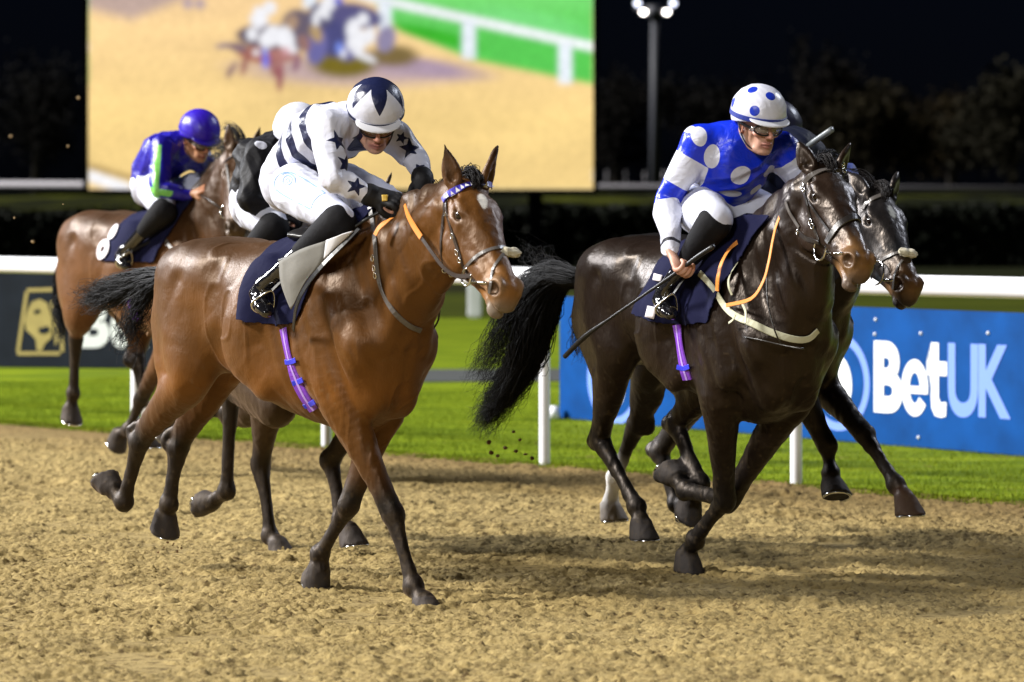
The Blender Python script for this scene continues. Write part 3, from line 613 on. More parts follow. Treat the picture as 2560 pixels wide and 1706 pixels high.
for q in ((2180, 1.8, 4.6, 3.4, 175, 1, (.015, .012, .005), 'dim olive brown rounded tree right of the black horse in the background'),
          (2380, 1.8, 5.0, 3.0, 182, 2, (.017, .012, .004), 'dim rusty brown tree in the background above the blue board'),
          (2530, 1.8, 5.6, 3.2, 170, 3, (.012, .011, .006), 'dim grey brown tree at the right edge in the background'),
          (2060, 1.8, 7.8, 2.4, 215, 4, (.006, .005, .004), 'very dark tall thin tree behind the jockey with white spots'),
          (1540, 1.8, 6.6, 3.2, 220, 5, (.004, .0035, .003), 'very dark tree between the screen and the floodlight mast'),
          (1790, 1.8, 6.8, 3.6, 225, 6, (.004, .0035, .003), 'very dark broad tree just right of the floodlight mast'),
          (90, 1.8, 7.5, 4.0, 215, 7, (.0025, .0025, .0025), 'very dark tree left of the video screen')): tree(*q)
# ---- sand thrown up by the hooves
RC = np.random.RandomState(77)
M_CLOD = mat('damp_sand_clod', (.16, .085, .035), .9, noise=.3, nscale=60); M_CLOD2 = mat('dry_sand_clod', (.50, .36, .20), .9)
def clod(px, py, Y, r, m, label, grp, seed):
    R = np.random.RandomState(seed); bm = bmesh.new(); bmesh.ops.create_icosphere(bm, subdivisions=2, radius=r)
    for v in bm.verts: v.co *= 1 + .35 * (R.rand() - .5)
    s = (.7 + .6 * R.rand(), .7 + .5 * R.rand(), .6 + .7 * R.rand()); bmesh.ops.scale(bm, verts=bm.verts, vec=s); bmesh.ops.translate(bm, verts=bm.verts, vec=at(px, py, Y)); me = bpy.data.meshes.new('clod'); bm.to_mesh(me); bm.free(); tag(link('sand_clod', me, m), label, 'clod', grp)
for k, (px, py, r) in enumerate(((1222, 1106, .010), (1263, 1120, .012), (1228, 1132, .010), (1243, 1140, .008), (1290, 1128, .009), (1314, 1136, .009), (1330, 1146, .010), (1284, 1080, .008), (1300, 1100, .007), (370, 836, .009), (1245, 1140, .009), (250, 1150, .007)) + tuple((1735 + RC.randn() * 26, 1418 + RC.randn() * 12, .003 + .004 * RC.rand()) for _ in range(16)) + tuple((432 + RC.randn() * 26, 1372 + RC.randn() * 8, .003 + .003 * RC.rand()) for _ in range(9))):
    clod(px, py, 17.5 if k < 12 else 16.55 if k < 28 else 16.5, r, M_CLOD, ('small dark damp sand clod flying over the grass below the black tail' if k < 12 else 'tiny sand clod kicked up at the front hoof of the dark brown horse' if k < 28 else 'tiny sand clod kicked up at the hind hoof of the leading bay'), 'sand clods flying in the air', k)
for k, (px, py, r, Y) in enumerate(((196, 245, .0035, 11.2), (27, 341, .004, 11), (170, 366, .0035, 11.5), (82, 605, .006, 12.4), (36, 545, .003, 13), (158, 511, .0025, 15))):
    clod(px, py, Y, r, M_CLOD2, 'pale speck of flying sand lit against the dark', 'pale specks of flying sand', 50 + k)
# ---------------------------------------------------------------- horses
class HeadFrame:
    """x along the face to the muzzle, y to the runner's right, z out of the forehead"""
    def __init__(s, org, X, roll=0.0, sc=1.0, lx=.90):
        s.o = np.asarray(org, float); s.X = nrm(X); up = np.array([1.0, 0, 0.9]); Z = up - (up @ s.X) * s.X; Z = nrm(Z)
        Y = np.cross(s.X, Z); Y = Y if Y[1] > 0 else -Y
        c, n = math.cos(roll), math.sin(roll); s.Y = c * Y + n * Z; s.Z = c * Z - n * Y; s.sc = sc; s.lx = lx
    def __call__(s, x, y, z): return s.o + s.sc * (x * s.lx * s.X + y * s.Y + z * s.Z)
    def R(s): return np.array([s.X, s.Y, s.Z])
def head_prims(H, coat, muz, nos, ears=((-.12, .03, .13), (-.12, .03, .13)), mouth=0.0, dark=None, earcol=None):
    R = H.R(); c = coat; dk = dark or tuple(v * .55 for v in coat); q = H.sc; P = []
    E = lambda x, y, z, a, b, d, k=.02, col=c, op='add', RR=R: P.append(Ell(H(x, y, z), (a * q, b * q, d * q), RR, k, col, op))
    def Ch(pts, r, rl=None, k=.02, col=c, L=None, op='add', n=4):
        P.append(Chain([H(*p) for p in pts], [v * q for v in r], None if rl is None else [v * q for v in rl], H.Y if L is None else L, k, col, n, op))
    Ch([(-.02, 0, -.06), (.08, 0, -.055), (.16, 0, -.055), (.26, 0, -.065), (.38, 0, -.072), (.48, 0, -.075), (.54, 0, -.085)],
       [.075, .085, .083, .072, .060, .056, .055], [.070, .088, .098, .078, .058, .052, .050], .02, [c, c, c, c, c, muz, muz])
    E(.02, 0, -.02, .06, .055, .04)                                                     # poll
    E(.20, 0, -.012, .12, .055, .022, .03); E(.36, 0, -.030, .14, .036, .020, .025)      # forehead plane, nasal bone
    for y in (-1, 1):
        E(.155, y * .052, -.155, .125, .034, .105, .02, c)                              # flat cheek disc
        E(.120, y * .064, -.008, .062, .028, .022, .018, c)                               # brow
        E(.160, y * .074, -.054, .050, .020, .018, .016, c); E(.30, y * .045, -.105, .13, .030, .05, .03, c)                              # lower lid
        Ch([(.19, y * .080, -.078), (.27, y * .068, -.085), (.35, y * .056, -.088)], [.013, .011, .008], None, .012, c)   # facial crest
        E(.045, y * .058, -.02, .035, .028, .022, .02, c, 'add')
        E(.062, y * .078, -.010, .022, .010, .018, .016, None, 'sub')                    # hollow over the eye
        E(.152, y * .094, -.029, .030, .018, .0155, .004, (.010, .008, .007), 'sub'); E(.146, y * .084, -.012, .034, .012, .008, .006, tuple(v * .6 for v in c))      # eye socket
    Ch([(.20, 0, -.21), (.30, 0, -.185), (.40, 0, -.16), (.47, 0, -.15 - mouth * .5), (.53, 0, -.145 - mouth)], [.050, .040, .033, .029, .026], [.060, .045, .035, .030, .030], .025, [c, c, c, muz, nos])
    E(.515, 0, -.088, .070, .055, .052, .02, muz)                                       # muzzle
    E(.575, 0, -.108, .032, .044, .040, .02, nos)                                       # upper lip
    E(.545, 0, -.160 - mouth, .034, .034, .022, .015, nos)                              # lower lip and chin
    for y in (-1, 1):
        RT = np.array([nrm(H.X * .8 + H.Z * .5), nrm(H.Y * 1.0 + H.X * .0), nrm(H.Z * .8 - H.X * .5)])
        E(.528, y * .044, -.068, .050, .026, .038, .018, tuple(.55 * a + .45 * b for a, b in zip(muz, nos)), 'add', RT)        # flared nostril rim
        E(.550, y * .064, -.064, .033, .024, .027, .008, (.020, .011, .010), 'sub', RT)
        Ch([(.46, y * .060, -.125 - mouth * .2), (.53, y * .05, -.135 - mouth * .4), (.60, y * .01, -.137 - mouth * .45)], [.0045 + mouth * .25] * 3, [.016] * 3, .006, (.02, .012, .012), None, 'sub')
        E(.43, y * .052, -.10, .05, .014, .03, .02, c)
    for i, y in enumerate((-1, 1)):                                                     # ears: index 0 far side, 1 near side
        e = ears[i]; b = H(.004, y * .060, -.004); t = H(e[0], y * (.062 + e[1]), e[2])
        ax = nrm(t - b); n = len(b); Lx = nrm(H.Z * .45 + y * H.Y * .55 + H.X * .6); Lx = nrm(Lx - (Lx @ ax) * ax)
        pts = [b + (t - b) * f for f in (0, .22, .48, .75, 1.0)]; ec = earcol or c
        P.append(Chain(pts, [.026 * q, .038 * q, .036 * q, .022 * q, .006 * q], [.026 * q, .021 * q, .016 * q, .011 * q, .005 * q], Lx, .012, [ec, ec, ec, dk, dk], 4))
        P.append(Chain([p + Lx * .019 * q for p in pts[1:]], [.019 * q, .021 * q, .012 * q, .004 * q], [.012 * q, .011 * q, .007 * q, .003 * q], Lx, .006, tuple(v * .6 for v in c), 4, 'sub'))
    return P
BLK = (.003, .0027, .003)
LS = 1.12
def limb(pts, rads, cols, k=.03, L=(0, 1, 0)):
    return Chain(pts, [r[0] * LS for r in rads], [r[1] * LS for r in rads], L, k, cols, 6)
def foreleg(el, kn, ft, co, a, fwd, coat, y, leg=BLK, hoofc=(.028, .026, .027), white=None, kb=.5):
    el, kn, ft, co = [np.asarray(v, float) for v in (el, kn, ft, co)]; lp = lambda A, B, t: A + (B - A) * t
    up = np.array([el[0] - .04, el[1] * .95, el[2] + .17]); P = []; mid = tuple(.5 * a_ + .5 * b_ for a_, b_ in zip(coat, leg))
    bend = nrm(lp(el, ft, .45) - kn); bk = bend * .015
    lc = leg
    P.append(limb([up, el, lp(el, kn, .35), lp(el, kn, .72), lp(el, kn, .9), kn, lp(kn, ft, .14), lp(kn, ft, .5), lp(kn, ft, .85), ft],
                  [(.12, .075), (.098, .074), (.070, .058), (.045, .042), (.040, .042), (.043, .043), (.034, .034), (.0265, .022), (.029, .026), (.036, .033)],
                  [coat, coat, coat, mid, lc, lc, lc, lc, lc, lc]))
    P.append(Chain([lp(el, kn, .15) - bk * 2, lp(el, kn, .5) - bk, lp(el, kn, .85) - bk * .4], [.06, .038, .022], None, (0, 1, 0), .025, mid))
    P.append(Ell(kn - bend * .014, (.031, .041, .041), None, .018, lc))                                # cap of the knee
    P.append(Chain([lp(kn, ft, .05) + bk * 1.5, lp(kn, ft, .5) + bk * 1.5, lp(kn, ft, .95) + bk * 1.3], [.020, .016, .021], [.017, .015, .019], (0, 1, 0), .012, lc))   # tendons
    wc = white or lc
    P.append(Chain([ft, lp(ft, co, .45), co], [.042, .032, .043], [.038, .032, .043], (0, 1, 0), .02, [lc, wc, wc]))
    back = nrm(lp(kn, co, .5) - ft) if np.linalg.norm(lp(kn, co, .5) - ft) > .01 else -nrm(fwd)
    P.append(Ell(ft + (-nrm(fwd)) * .022, (.025, .029, .027), None, .015, lc))                           # sesamoids
    P.append(Hoof(co - nrm(a) * .005, a, fwd, col=hoofc)); return P
def hindleg(hip, st, hk, ft, co, a, fwd, coat, y, leg=BLK, hoofc=(.028, .026, .027), white=None, whock=None):
    hip, st, hk, ft, co = [np.asarray(v, float) for v in (hip, st, hk, ft, co)]; lp = lambda A, B, t: A + (B - A) * t
    g = nrm(hk - st); c = nrm(ft - hk); pt = hk + nrm(g - c) * .070; P = []; mid = tuple(.45 * a_ + .55 * b_ for a_, b_ in zip(coat, leg)); lc = leg
    P.append(limb([hip, lp(hip, st, .55), st, lp(st, hk, .35), lp(st, hk, .7), lp(st, hk, .9), hk, lp(hk, ft, .14), lp(hk, ft, .5), lp(hk, ft, .85), ft],
                  [(.20, .11), (.155, .10), (.100, .080), (.074, .058), (.048, .042), (.040, .036), (.046, .040), (.037, .034), (.028, .024), (.030, .027), (.037, .034)],
                  [coat, coat, coat, coat, mid, lc, lc, lc, lc, white or lc, white or lc], .05))
    hs = np.array([hip[0] - .17, hip[1] * .85, hip[2] - .05])
    P.append(limb([hs, lp(hs, lp(st, hk, .25), .5) - np.array([.03, 0, 0]), lp(st, hk, .35) + (pt - hk) * .7, lp(lp(st, hk, .6), pt, .6)],
                  [(.13, .085), (.10, .075), (.05, .042), (.018, .018)], [coat, coat, coat, mid], .04))
    P.append(Chain([lp(lp(st, hk, .55), pt, .55), lp(hk, pt, .9) - g * .06, pt, lp(pt, hk, .6) + c * .02], [.017, .018, .026, .034], [.015, .017, .024, .031], (0, 1, 0), .014, [mid, lc, lc, lc]))
    bk = nrm(pt - hk) * .017
    P.append(Chain([hk + bk * 1.6 + c * .05, lp(hk, ft, .5) + bk, lp(hk, ft, .95) + bk * .9], [.021, .016, .022], [.018, .015, .020], (0, 1, 0), .012, lc))
    wc = white or lc
    P.append(Chain([ft, lp(ft, co, .45), co], [.043, .033, .044], [.040, .033, .044], (0, 1, 0), .02, [wc, wc, wc]))
    P.append(Ell(ft - nrm(fwd) * .022, (.025, .029, .027), None, .015, wc))
    P.append(Hoof(co - nrm(a) * .005, a, fwd, col=hoofc)); return P
TORSO = [(-.86, 1.12, .02, .02), (-.815, 1.13, .15, .10), (-.70, 1.15, .245, .18), (-.5, 1.15, .29, .235), (-.3, 1.14, .29, .245), (-.05, 1.09, .34, .26),
         (.2, 1.07, .385, .255), (.38, 1.08, .42, .215), (.52, 1.07, .395, .19), (.64, 1.03, .29, .165), (.72, 1.0, .17, .12), (.765, 1.0, .03, .03)]
def torso_prims(coat, dark, dz=0.0, rows=TORSO, wid=1.0):
    P = [Loft([(a, b + dz, c, d * wid) for a, b, c, d in rows], .05, coat)]
    for y in (-1, 1):
        E = lambda c, r, k=.07, col=coat, op='add', R=None: P.append(Ell((c[0], y * c[1] * wid, c[2] + dz), r, R, k, col, op))
        E((-.50, .125, 1.29), (.26, .12, .14), .08); E((-.70, .10, 1.22), (.13, .09, .16), .06)
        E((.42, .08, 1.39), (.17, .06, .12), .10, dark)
        if y > 0: P.append(Chain([(.80, 0, 1.04 + dz), (.775, 0, .90 + dz), (.70, 0, .74 + dz)], [.022] * 3, [.014] * 3, (0, 1, 0), .05, None, 4, 'sub'))
        P.append(Chain([(.34, y * .13, 1.38 + dz), (.46, y * .165, 1.22 + dz), (.62, y * .165, 1.02 + dz)], [.085, .10, .085], [.06, .060, .06], (0, 1, 0), .07, coat))
        P.append(Chain([(.30, y * .17, 1.20 + dz), (.36, y * .19, 1.05 + dz), (.43, y * .185, .88 + dz)], [.11, .115, .09], [.05, .062, .06], (0, 1, 0), .055, coat))
        P.append(Ell((.635, y * .145, .985 + dz), (.065, .055, .10), None, .07, coat))
        P.append(Ell((.615, y * .085, .87 + dz), (.09, .072, .15), None, .05, coat))
        P.append(Chain([(.10, y * .225, 1.26 + dz), (-.06, y * .25, 1.02 + dz), (.06, y * .21, .86 + dz)], [.10, .10, .08], [.05, .04, .04], (0, 1, 0), .08, coat))
        P.append(Chain([(.475, y * .243, 1.22 + dz), (.53, y * .240, 1.05 + dz), (.56, y * .228, .92 + dz)], [.010, .012, .010], [.010] * 3, (0, 1, 0), .045, None, 5, 'sub'))
        P.append(Chain([(.20, y * .272, 1.20 + dz), (.23, y * .268, .98 + dz), (.30, y * .246, .84 + dz)], [.012] * 3, [.010] * 3, (0, 1, 0), .05, None, 5, 'sub'))
        P.append(Chain([(-.50, y * .262, 1.26 + dz), (-.60, y * .262, 1.08 + dz), (-.60, y * .245, .92 + dz)], [.012] * 3, [.012] * 3, (0, 1, 0), .06, None, 5, 'sub'))
        P.append(Chain([(-.26, y * .268, 1.30 + dz), (-.20, y * .268, 1.10 + dz), (-.26, y * .25, .95 + dz)], [.016] * 3, [.014] * 3, (0, 1, 0), .09, None, 5, 'sub'))
    return P
def neck_prims(base_top, base_mid, base_bot, poll, thr, coat, dark, w=1.0):
    """crest line from the withers to the poll, underline from the chest to the throat"""
    P = []; bt, bm, bb, po, th = [np.asarray(v, float) for v in (base_top, base_mid, base_bot, poll, thr)]
    c0 = (bt + bb) / 2; c3 = (po + th) / 2; r0 = np.linalg.norm(bt - bb) / 2; r3 = np.linalg.norm(po - th) / 2
    up = nrm(po - bt); c1 = c0 + (c3 - c0) * .36 + nrm(c0 - bm) * -.01; c2 = c0 + (c3 - c0) * .70
    P.append(Chain([c0 - (c3 - c0) * .22, c0, c1, c2, c3], [r0 * .9, r0 * .95, r0 * .70 + r3 * .18, r0 * .34 + r3 * .62, r3 * .98], [.16 * w, .142 * w, .110 * w, .090 * w, .085 * w], (0, 1, 0), .06, [coat] * 5, 6))
    P.append(Chain([bt + (po - bt) * .0, bt + (po - bt) * .5 + np.array([-.012, 0, .02]), po + (po - bt) * .0], [.05, .042, .035], [.06, .035, .030], (0, 1, 0), .05, [dark, dark, dark]))
    for y in (-1, 1):
        P.append(Chain([bb + np.array([-.02, y * .085, .06]), c0 + (c3 - c0) * .35 + np.array([.10, y * .07, -.06]) * 1, th + np.array([-.03, y * .045, -.02])], [.06, .05, .042], [.045, .04, .034], (0, 1, 0), .06, coat))
        P.append(Chain([bt + np.array([.10, y * .11, -.14]), c0 + (c3 - c0) * .5 + np.array([-.02, y * .078, .03]), c3 + np.array([-.02, y * .07, .03])], [.09, .075, .05], [.045, .04, .032], (0, 1, 0), .06, coat))
    return P
def strands(name, path, rad, n, seg=14, thick=.0022, seed=1, fr=None, lenvar=.35, curl=.02, mat=None, parent=None, droop=0.0, wid=None):
    """hair: many thin tapering strands following a path of (point, spread) in the runner's frame"""
    R = np.random.RandomState(seed); A = spline(np.hstack([np.asarray(path, float), np.asarray(rad, float)[:, None]]), 10)
    cum = np.concatenate([[0], np.cumsum(np.linalg.norm(np.diff(A[:, :3], axis=0), axis=1))]); cum /= cum[-1]
    V = []; Q = []; off = 0
    for i in range(n):
        e = 1 - lenvar * R.rand() ** 1.5; ts = np.linspace(R.rand() * .08, e, seg)
        P = np.stack([np.interp(ts, cum, A[:, j]) for j in range(4)], 1); rr = P[:, 3]; P = P[:, :3]
        ang = R.rand() * 2 * math.pi; q = math.sqrt(R.rand()); dirn = np.array([R.randn(), R.randn(), R.randn()]); dirn /= np.linalg.norm(dirn)
        ph = R.rand(3) * 6.28; fq = 3 + R.rand() * 5
        P = P + dirn[None] * (rr * q)[:, None] + curl * (ts[:, None] ** 1.2) * np.sin(fq * ts[:, None] * 3 + ph[None]) * (.4 + R.rand())
        P[:, 2] -= droop * ts ** 2 * R.rand()
        tg = np.gradient(P, axis=0); tg /= np.linalg.norm(tg, axis=1)[:, None] + 1e-9
        s1 = np.cross(tg, [0.3, .9, .2]); s1 /= np.linalg.norm(s1, axis=1)[:, None] + 1e-9; s2 = np.cross(tg, s1)
        th = thick * (.6 + .8 * R.rand()) * (1 - .75 * np.linspace(0, 1, seg) ** 2)[:, None]
        ring = np.stack([P + s1 * th, P - s1 * th * .5 + s2 * th * .87, P - s1 * th * .5 - s2 * th * .87], 1).reshape(-1, 3); V.append(ring)
        b = off + np.arange(seg - 1)[:, None] * 3
        for a in range(3):
            c2 = (a + 1) % 3; Q.append(np.hstack([b + a, b + c2, b + 3 + c2, b + 3 + a]))
        off += seg * 3
    V = np.vstack(V); V = fr.w(V) if fr is not None else V
    me = mesh_np(name, V, np.vstack(Q)); return link(name, me, mat, parent)

M_HAIR = mat('black_hair', (.0045, .0045, .0055), .5, spec=.14)
M_MANE = mat('dark_mane_hair', (.007, .005, .005), .55, spec=.2)
M_EYE = mat('eye', (.008, .004, .002), .10, spec=.6, coat=.3)
def coat_mat(name, rough=.40, spec=.5, coatw=.0, tint=(1, 1, 1)):
    m = attr_mat(name, rough, spec, bump=.0030, bscale=14, dist=.8, noise=.24, nscale=4.5)
    nt = m.node_tree; b = nt.nodes['Principled BSDF']; b.inputs['Specular Tint'].default_value = (*tint, 1)
    n = nt.nodes.new('ShaderNodeTexNoise'); n.inputs['Scale'].default_value = 120; n.inputs['Detail'].default_value = 2
    tc = nt.nodes.new('ShaderNodeTexCoord'); mp = nt.nodes.new('ShaderNodeMapping'); mp.inputs['Scale'].default_value = (1, 1, .25)
    nt.links.new(tc.outputs['Object'], mp.inputs[0]); nt.links.new(mp.outputs[0], n.inputs['Vector'])
    r = nt.nodes.new('ShaderNodeMapRange'); r.inputs[3].default_value = rough - .07; r.inputs[4].default_value = rough + .10
    nt.links.new(n.outputs['Fac'], r.inputs[0])
    at_ = [x for x in nt.nodes if x.type == 'ATTRIBUTE'][0]; rm = nt.nodes.new('ShaderNodeMix'); rm.inputs['A'].default_value = .72; nt.links.new(at_.outputs['Alpha'], rm.inputs['Factor']); nt.links.new(r.outputs[0], rm.inputs['B']); nt.links.new(rm.outputs['Result'], b.inputs['Roughness'])
    bp = nt.nodes.new('ShaderNodeBump'); bp.inputs['Distance'].default_value = .0012
    prev = b.inputs['Normal'].links[0].from_socket; nt.links.new(prev, bp.inputs['Normal']); nt.links.new(n.outputs['Fac'], bp.inputs['Height'])
    nt.links.new(bp.outputs[0], b.inputs['Normal'])
    return m
M_COAT_BAY = coat_mat('glossy_bay_coat', .44, .40, tint=(1.0, .78, .60)); M_COAT_DARK = coat_mat('glossy_dark_coat', .35, .36, tint=(1.0, .84, .72))
for m_, t_ in ((M_COAT_BAY, (.9, .6, .4)),):
    b_ = m_.node_tree.nodes['Principled BSDF']; b_.inputs['Sheen Weight'].default_value = .10; b_.inputs['Sheen Roughness'].default_value = .4; b_.inputs['Sheen Tint'].default_value = (*t_, 1)

def noise3(P, sc, seed):
    R = np.random.RandomState(seed); T = R.rand(32, 32, 32) * 2 - 1; q = P / sc + 1000; i = np.floor(q).astype(int); f = q - i; f = f * f * (3 - 2 * f); i %= 32; j = (i + 1) % 32
    g = lambda a, b, c: T[a, b, c]; x, y, z = f[:, 0], f[:, 1], f[:, 2]
    return ((g(i[:, 0], i[:, 1], i[:, 2]) * (1 - x) + g(j[:, 0], i[:, 1], i[:, 2]) * x) * (1 - y) + (g(i[:, 0], j[:, 1], i[:, 2]) * (1 - x) + g(j[:, 0], j[:, 1], i[:, 2]) * x) * y) * (1 - z) + \
           ((g(i[:, 0], i[:, 1], j[:, 2]) * (1 - x) + g(j[:, 0], i[:, 1], j[:, 2]) * x) * (1 - y) + (g(i[:, 0], j[:, 1], j[:, 2]) * (1 - x) + g(j[:, 0], j[:, 1], j[:, 2]) * x) * y) * z
def relief(L, H):
    """folds, muscle bellies and veins under a thin coat"""
    d = L - H.o; hd = ((d @ H.X > -.02) & (np.linalg.norm(d, axis=1) < .75) & (np.abs(d @ H.Z) < .3)).astype(float)
    leg = np.clip((.80 - L[:, 2]) / .12, 0, 1) * (1 - hd); body = (1 - hd) * (1 - leg)
    al = nrm([.30, 0, -.95]); ac = nrm([.95, 0, .30]); q = np.stack([L @ ac / .062, L[:, 1] / .16, L @ al / .26], 1)
    front = np.clip((L[:, 0] - .02) / .25, 0, 1); folds = noise3(q, 1, 3) * .62 + noise3(q * 2.1, 1, 4) * .38; folds = folds - .35 * np.abs(folds)
    al2 = nrm([-.25, 0, -.97]); ac2 = nrm([.97, 0, -.25]); q2 = np.stack([L @ ac2 / .10, L[:, 1] / .2, L @ al2 / .34], 1); back = np.clip((-.28 - L[:, 0]) / .2, 0, 1)
    o = body * (front * .0085 * folds + back * .0075 * noise3(q2, 1, 5) + .0035 * noise3(L, .12, 6) + .0012 * noise3(L, .045, 7))
    v = noise3(L * np.array([1, 1, .7]), .13, 8); vein = np.exp(-(v / .05) ** 2) * np.clip(noise3(L, .25, 9) * 3, 0, 1)
    o += (body * .0030 + hd * .0022) * vein
    ql = np.stack([L[:, 0] / .022, L[:, 1] / .022, L[:, 2] / .16], 1); o += leg * (.0018 * noise3(ql, 1, 10) + .0009 * noise3(L, .03, 11) + .0014 * np.exp(-(noise3(np.stack([L[:, 0] / .05, L[:, 1] / .05, L[:, 2] / .25], 1), 1, 15) / .07) ** 2))
    qh = np.stack([d @ H.X / .10, d @ H.Y / .035, d @ H.Z / .035], 1); o += hd * (.0020 * noise3(qh, 1, 12) + .0012 * noise3(L, .022, 13))
    return o
def horseshoes(spec):
    fr, ob = spec['fr'], spec['obj']
    for L in spec['legs']:
        n = 5 if L[0] == 'f' else 6
        co, a, fwd = [np.asarray(v, float) for v in L[n - 1:n + 2]]; a = nrm(a); f = nrm(fwd - (fwd @ a) * a); sd = np.cross(a, f); c = co - a * .005 + a * .086 + f * .030
        pts = [fr.w(c + (.060 * math.cos(t)) * f + (.058 * math.sin(t)) * sd)[0] for t in np.linspace(-2.2, 2.2, 19)]; tube('horseshoe', pts, .0065, M_STEEL, ob, 6, res=1)
def build_horse(spec):
    fr = spec['fr']; coat = spec['coat']; dark = spec['dark']; dz = spec.get('dz', 0); wid = spec.get('wid', 1)
    P = torso_prims(coat, dark, dz, spec.get('rows', TORSO), wid)
    P += neck_prims(*spec['neck'], coat, dark, spec.get('neckw', 1))
    for L in spec['legs']: P += (foreleg if L[0] == 'f' else hindleg)(*L[1:-1], **L[-1])
    H = spec['head']; P += head_prims(H, spec.get('hcoat', coat), spec['muz'], spec['nos'], spec.get('ears', ((-.12, .03, .13), (-.12, .03, .13))), spec.get('mouth', 0), dark, spec.get('earcol'))
    for f in spec.get('extra', []): P.append(f)
    me, loc = build_sdf(spec['name'] + '_mesh', P, fr, spec.get('h', .008), coat, 7)
    det = spec.get('detail', 1.45)
    if det:
        Nw = vnors(me); Pw = vcos(me); Pw = Pw + Nw * (det * relief(loc, H))[:, None]; me.vertices.foreach_set('co', Pw.astype(np.float32).ravel()); me.update()
    if spec.get('paint'):
        c = np.empty(len(loc) * 4, np.float32); me.attributes['col'].data.foreach_get('color', c); c = c.reshape(-1, 4)
        c[:, :3] = spec['paint'](loc, c[:, :3]); me.attributes['col'].data.foreach_set('color', c.ravel())
    c = np.empty(len(loc) * 4, np.float32); me.attributes['col'].data.foreach_get('color', c); c = c.reshape(-1, 4)       # sand dust and splashes on the legs and belly
    s_ = np.clip((.85 - loc[:, 2]) / .6, 0, 1); sp = np.clip((noise3(loc, .035, 31) * .6 + noise3(loc, .012, 32) * .6 - .28 + s_ * .18) * 5, 0, 1) * s_ * .10
    spk = np.clip((noise3(loc, .016, 33) - .68) * 12, 0, 1) * .20 * np.clip((1.25 - loc[:, 2]) / .5, 0, 1); w_ = np.clip(sp + spk, 0, 1)[:, None]
    c[:, :3] = c[:, :3] + (np.array([.13, .09, .042]) - c[:, :3]) * w_
    hm = np.full(len(loc), .2)
    for p_ in P:
        if isinstance(p_, Hoof):
            sel = np.where(np.linalg.norm(loc - p_.c, axis=1) < .14)[0]; hm[sel] = np.minimum(hm[sel], p_.d(loc[sel, 0], loc[sel, 1], loc[sel, 2]))
    c[:, 3] = np.clip(1 - np.clip((.008 - hm) / .008, 0, 1) * .95 - w_[:, 0] * 2 - .35 * s_, 0, 1); me.attributes['col'].data.foreach_set('color', c.ravel())
    ob = link('racehorse', me, spec['mat']); tag(ob, spec['label'], 'racehorse', 'racehorses galloping down the track')
    for y in ((1, -1) if spec.get('eyes', True) else ()):
        bm = bmesh.new(); bmesh.ops.create_uvsphere(bm, u_segments=20, v_segments=12, radius=.0225 * H.sc)
        bmesh.ops.translate(bm, verts=bm.verts, vec=fr.w(H(.152, y * .0715, -.029))[0]); m = bpy.data.meshes.new('eye'); bm.to_mesh(m); bm.free(); smooth(m)
        link('eye', m, M_EYE, ob)
    ob_spec = dict(spec); ob_spec['obj'] = ob; ob_spec['bvh'] = bvh_of(me); ob_spec['loc'] = loc; ob_spec['me'] = me
    return ob_spec
def star_paint(cx, R0, R1, H):
    return None
# ---- runner 1: bay with a star, front left
f1 = Frame(-.906, 15.76)
p1 = f1.p
H1 = HeadFrame(p1(1172, 466, .02), (.51, .115, -.465), -.06, 1.07)
DN = (0, 0, -1)
BAY = (.092, .035, .0058); BAYD = (.032, .014, .006)
def mk1():
    legs = [
        ('f', (.47, .15, .84), p1(982, 1285, .03), p1(1034, 1466, .02), p1(1060, 1503, .02), (.30, 0, -1), (1, 0, .1), BAY, 1, {}),
        ('f', (.45, -.14, .80), p1(872, 1262, -.02), p1(800, 1388, -.02), p1(800, 1420, -.02), (-.8, 0, -.8), (1, 0, -.8), BAY, -1, {}),
        ('h', (-.54, .13, 1.12), (-.50, .18, .86), p1(350, 1105, .17), p1(310, 1255, .15), p1(282, 1222, .15), (-.62, 0, .78), (-.5, 0, -.8), BAY, 1, {}),
        ('h', (-.60, -.13, 1.10), p1(552, 925, -.10), p1(447, 1118, -.04), p1(422, 1262, -.04), p1(414, 1286, -.04), (-.4, 0, -.9), (.3, 0, -1), BAY, -1, {}),
    ]
    def paint(L, c):
        # white star on the forehead, darker topline, pale grey lip
        d = (L - H1.o); x = d @ H1.X; y = d @ H1.Y; z = d @ H1.Z
        s = ((x - .125 - .25 * (y - .0)) / .042) ** 2 + ((y + .002 - .15 * (x - .12)) / (.022 - .15 * (x - .12))) ** 2
        w = np.clip((1.15 - s) * 3, 0, 1) * (z > -.03); c = c + (np.array([.74, .72, .68]) - c) * w[:, None]
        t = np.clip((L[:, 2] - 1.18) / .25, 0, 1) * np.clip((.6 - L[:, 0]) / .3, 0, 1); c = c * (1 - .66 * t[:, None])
        n_ = np.clip((L[:, 0] - .42) / .25, 0, 1) * (x < -.02) * (L[:, 2] > .75); c = c * (1 - .28 * n_[:, None])  # neck and chest darkened: mostly painted-in shade, partly darker coat
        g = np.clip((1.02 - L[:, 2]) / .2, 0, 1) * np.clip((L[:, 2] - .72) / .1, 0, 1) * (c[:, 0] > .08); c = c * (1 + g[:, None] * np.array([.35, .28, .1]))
        return c
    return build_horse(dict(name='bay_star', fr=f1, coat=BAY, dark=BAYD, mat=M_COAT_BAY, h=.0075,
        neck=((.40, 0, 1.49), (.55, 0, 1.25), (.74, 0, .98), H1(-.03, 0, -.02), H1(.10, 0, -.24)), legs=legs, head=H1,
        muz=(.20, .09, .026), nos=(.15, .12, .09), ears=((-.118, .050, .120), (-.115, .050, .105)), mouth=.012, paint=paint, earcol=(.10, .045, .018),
        label='bay racehorse with a small white star on its forehead, in front on the left'))
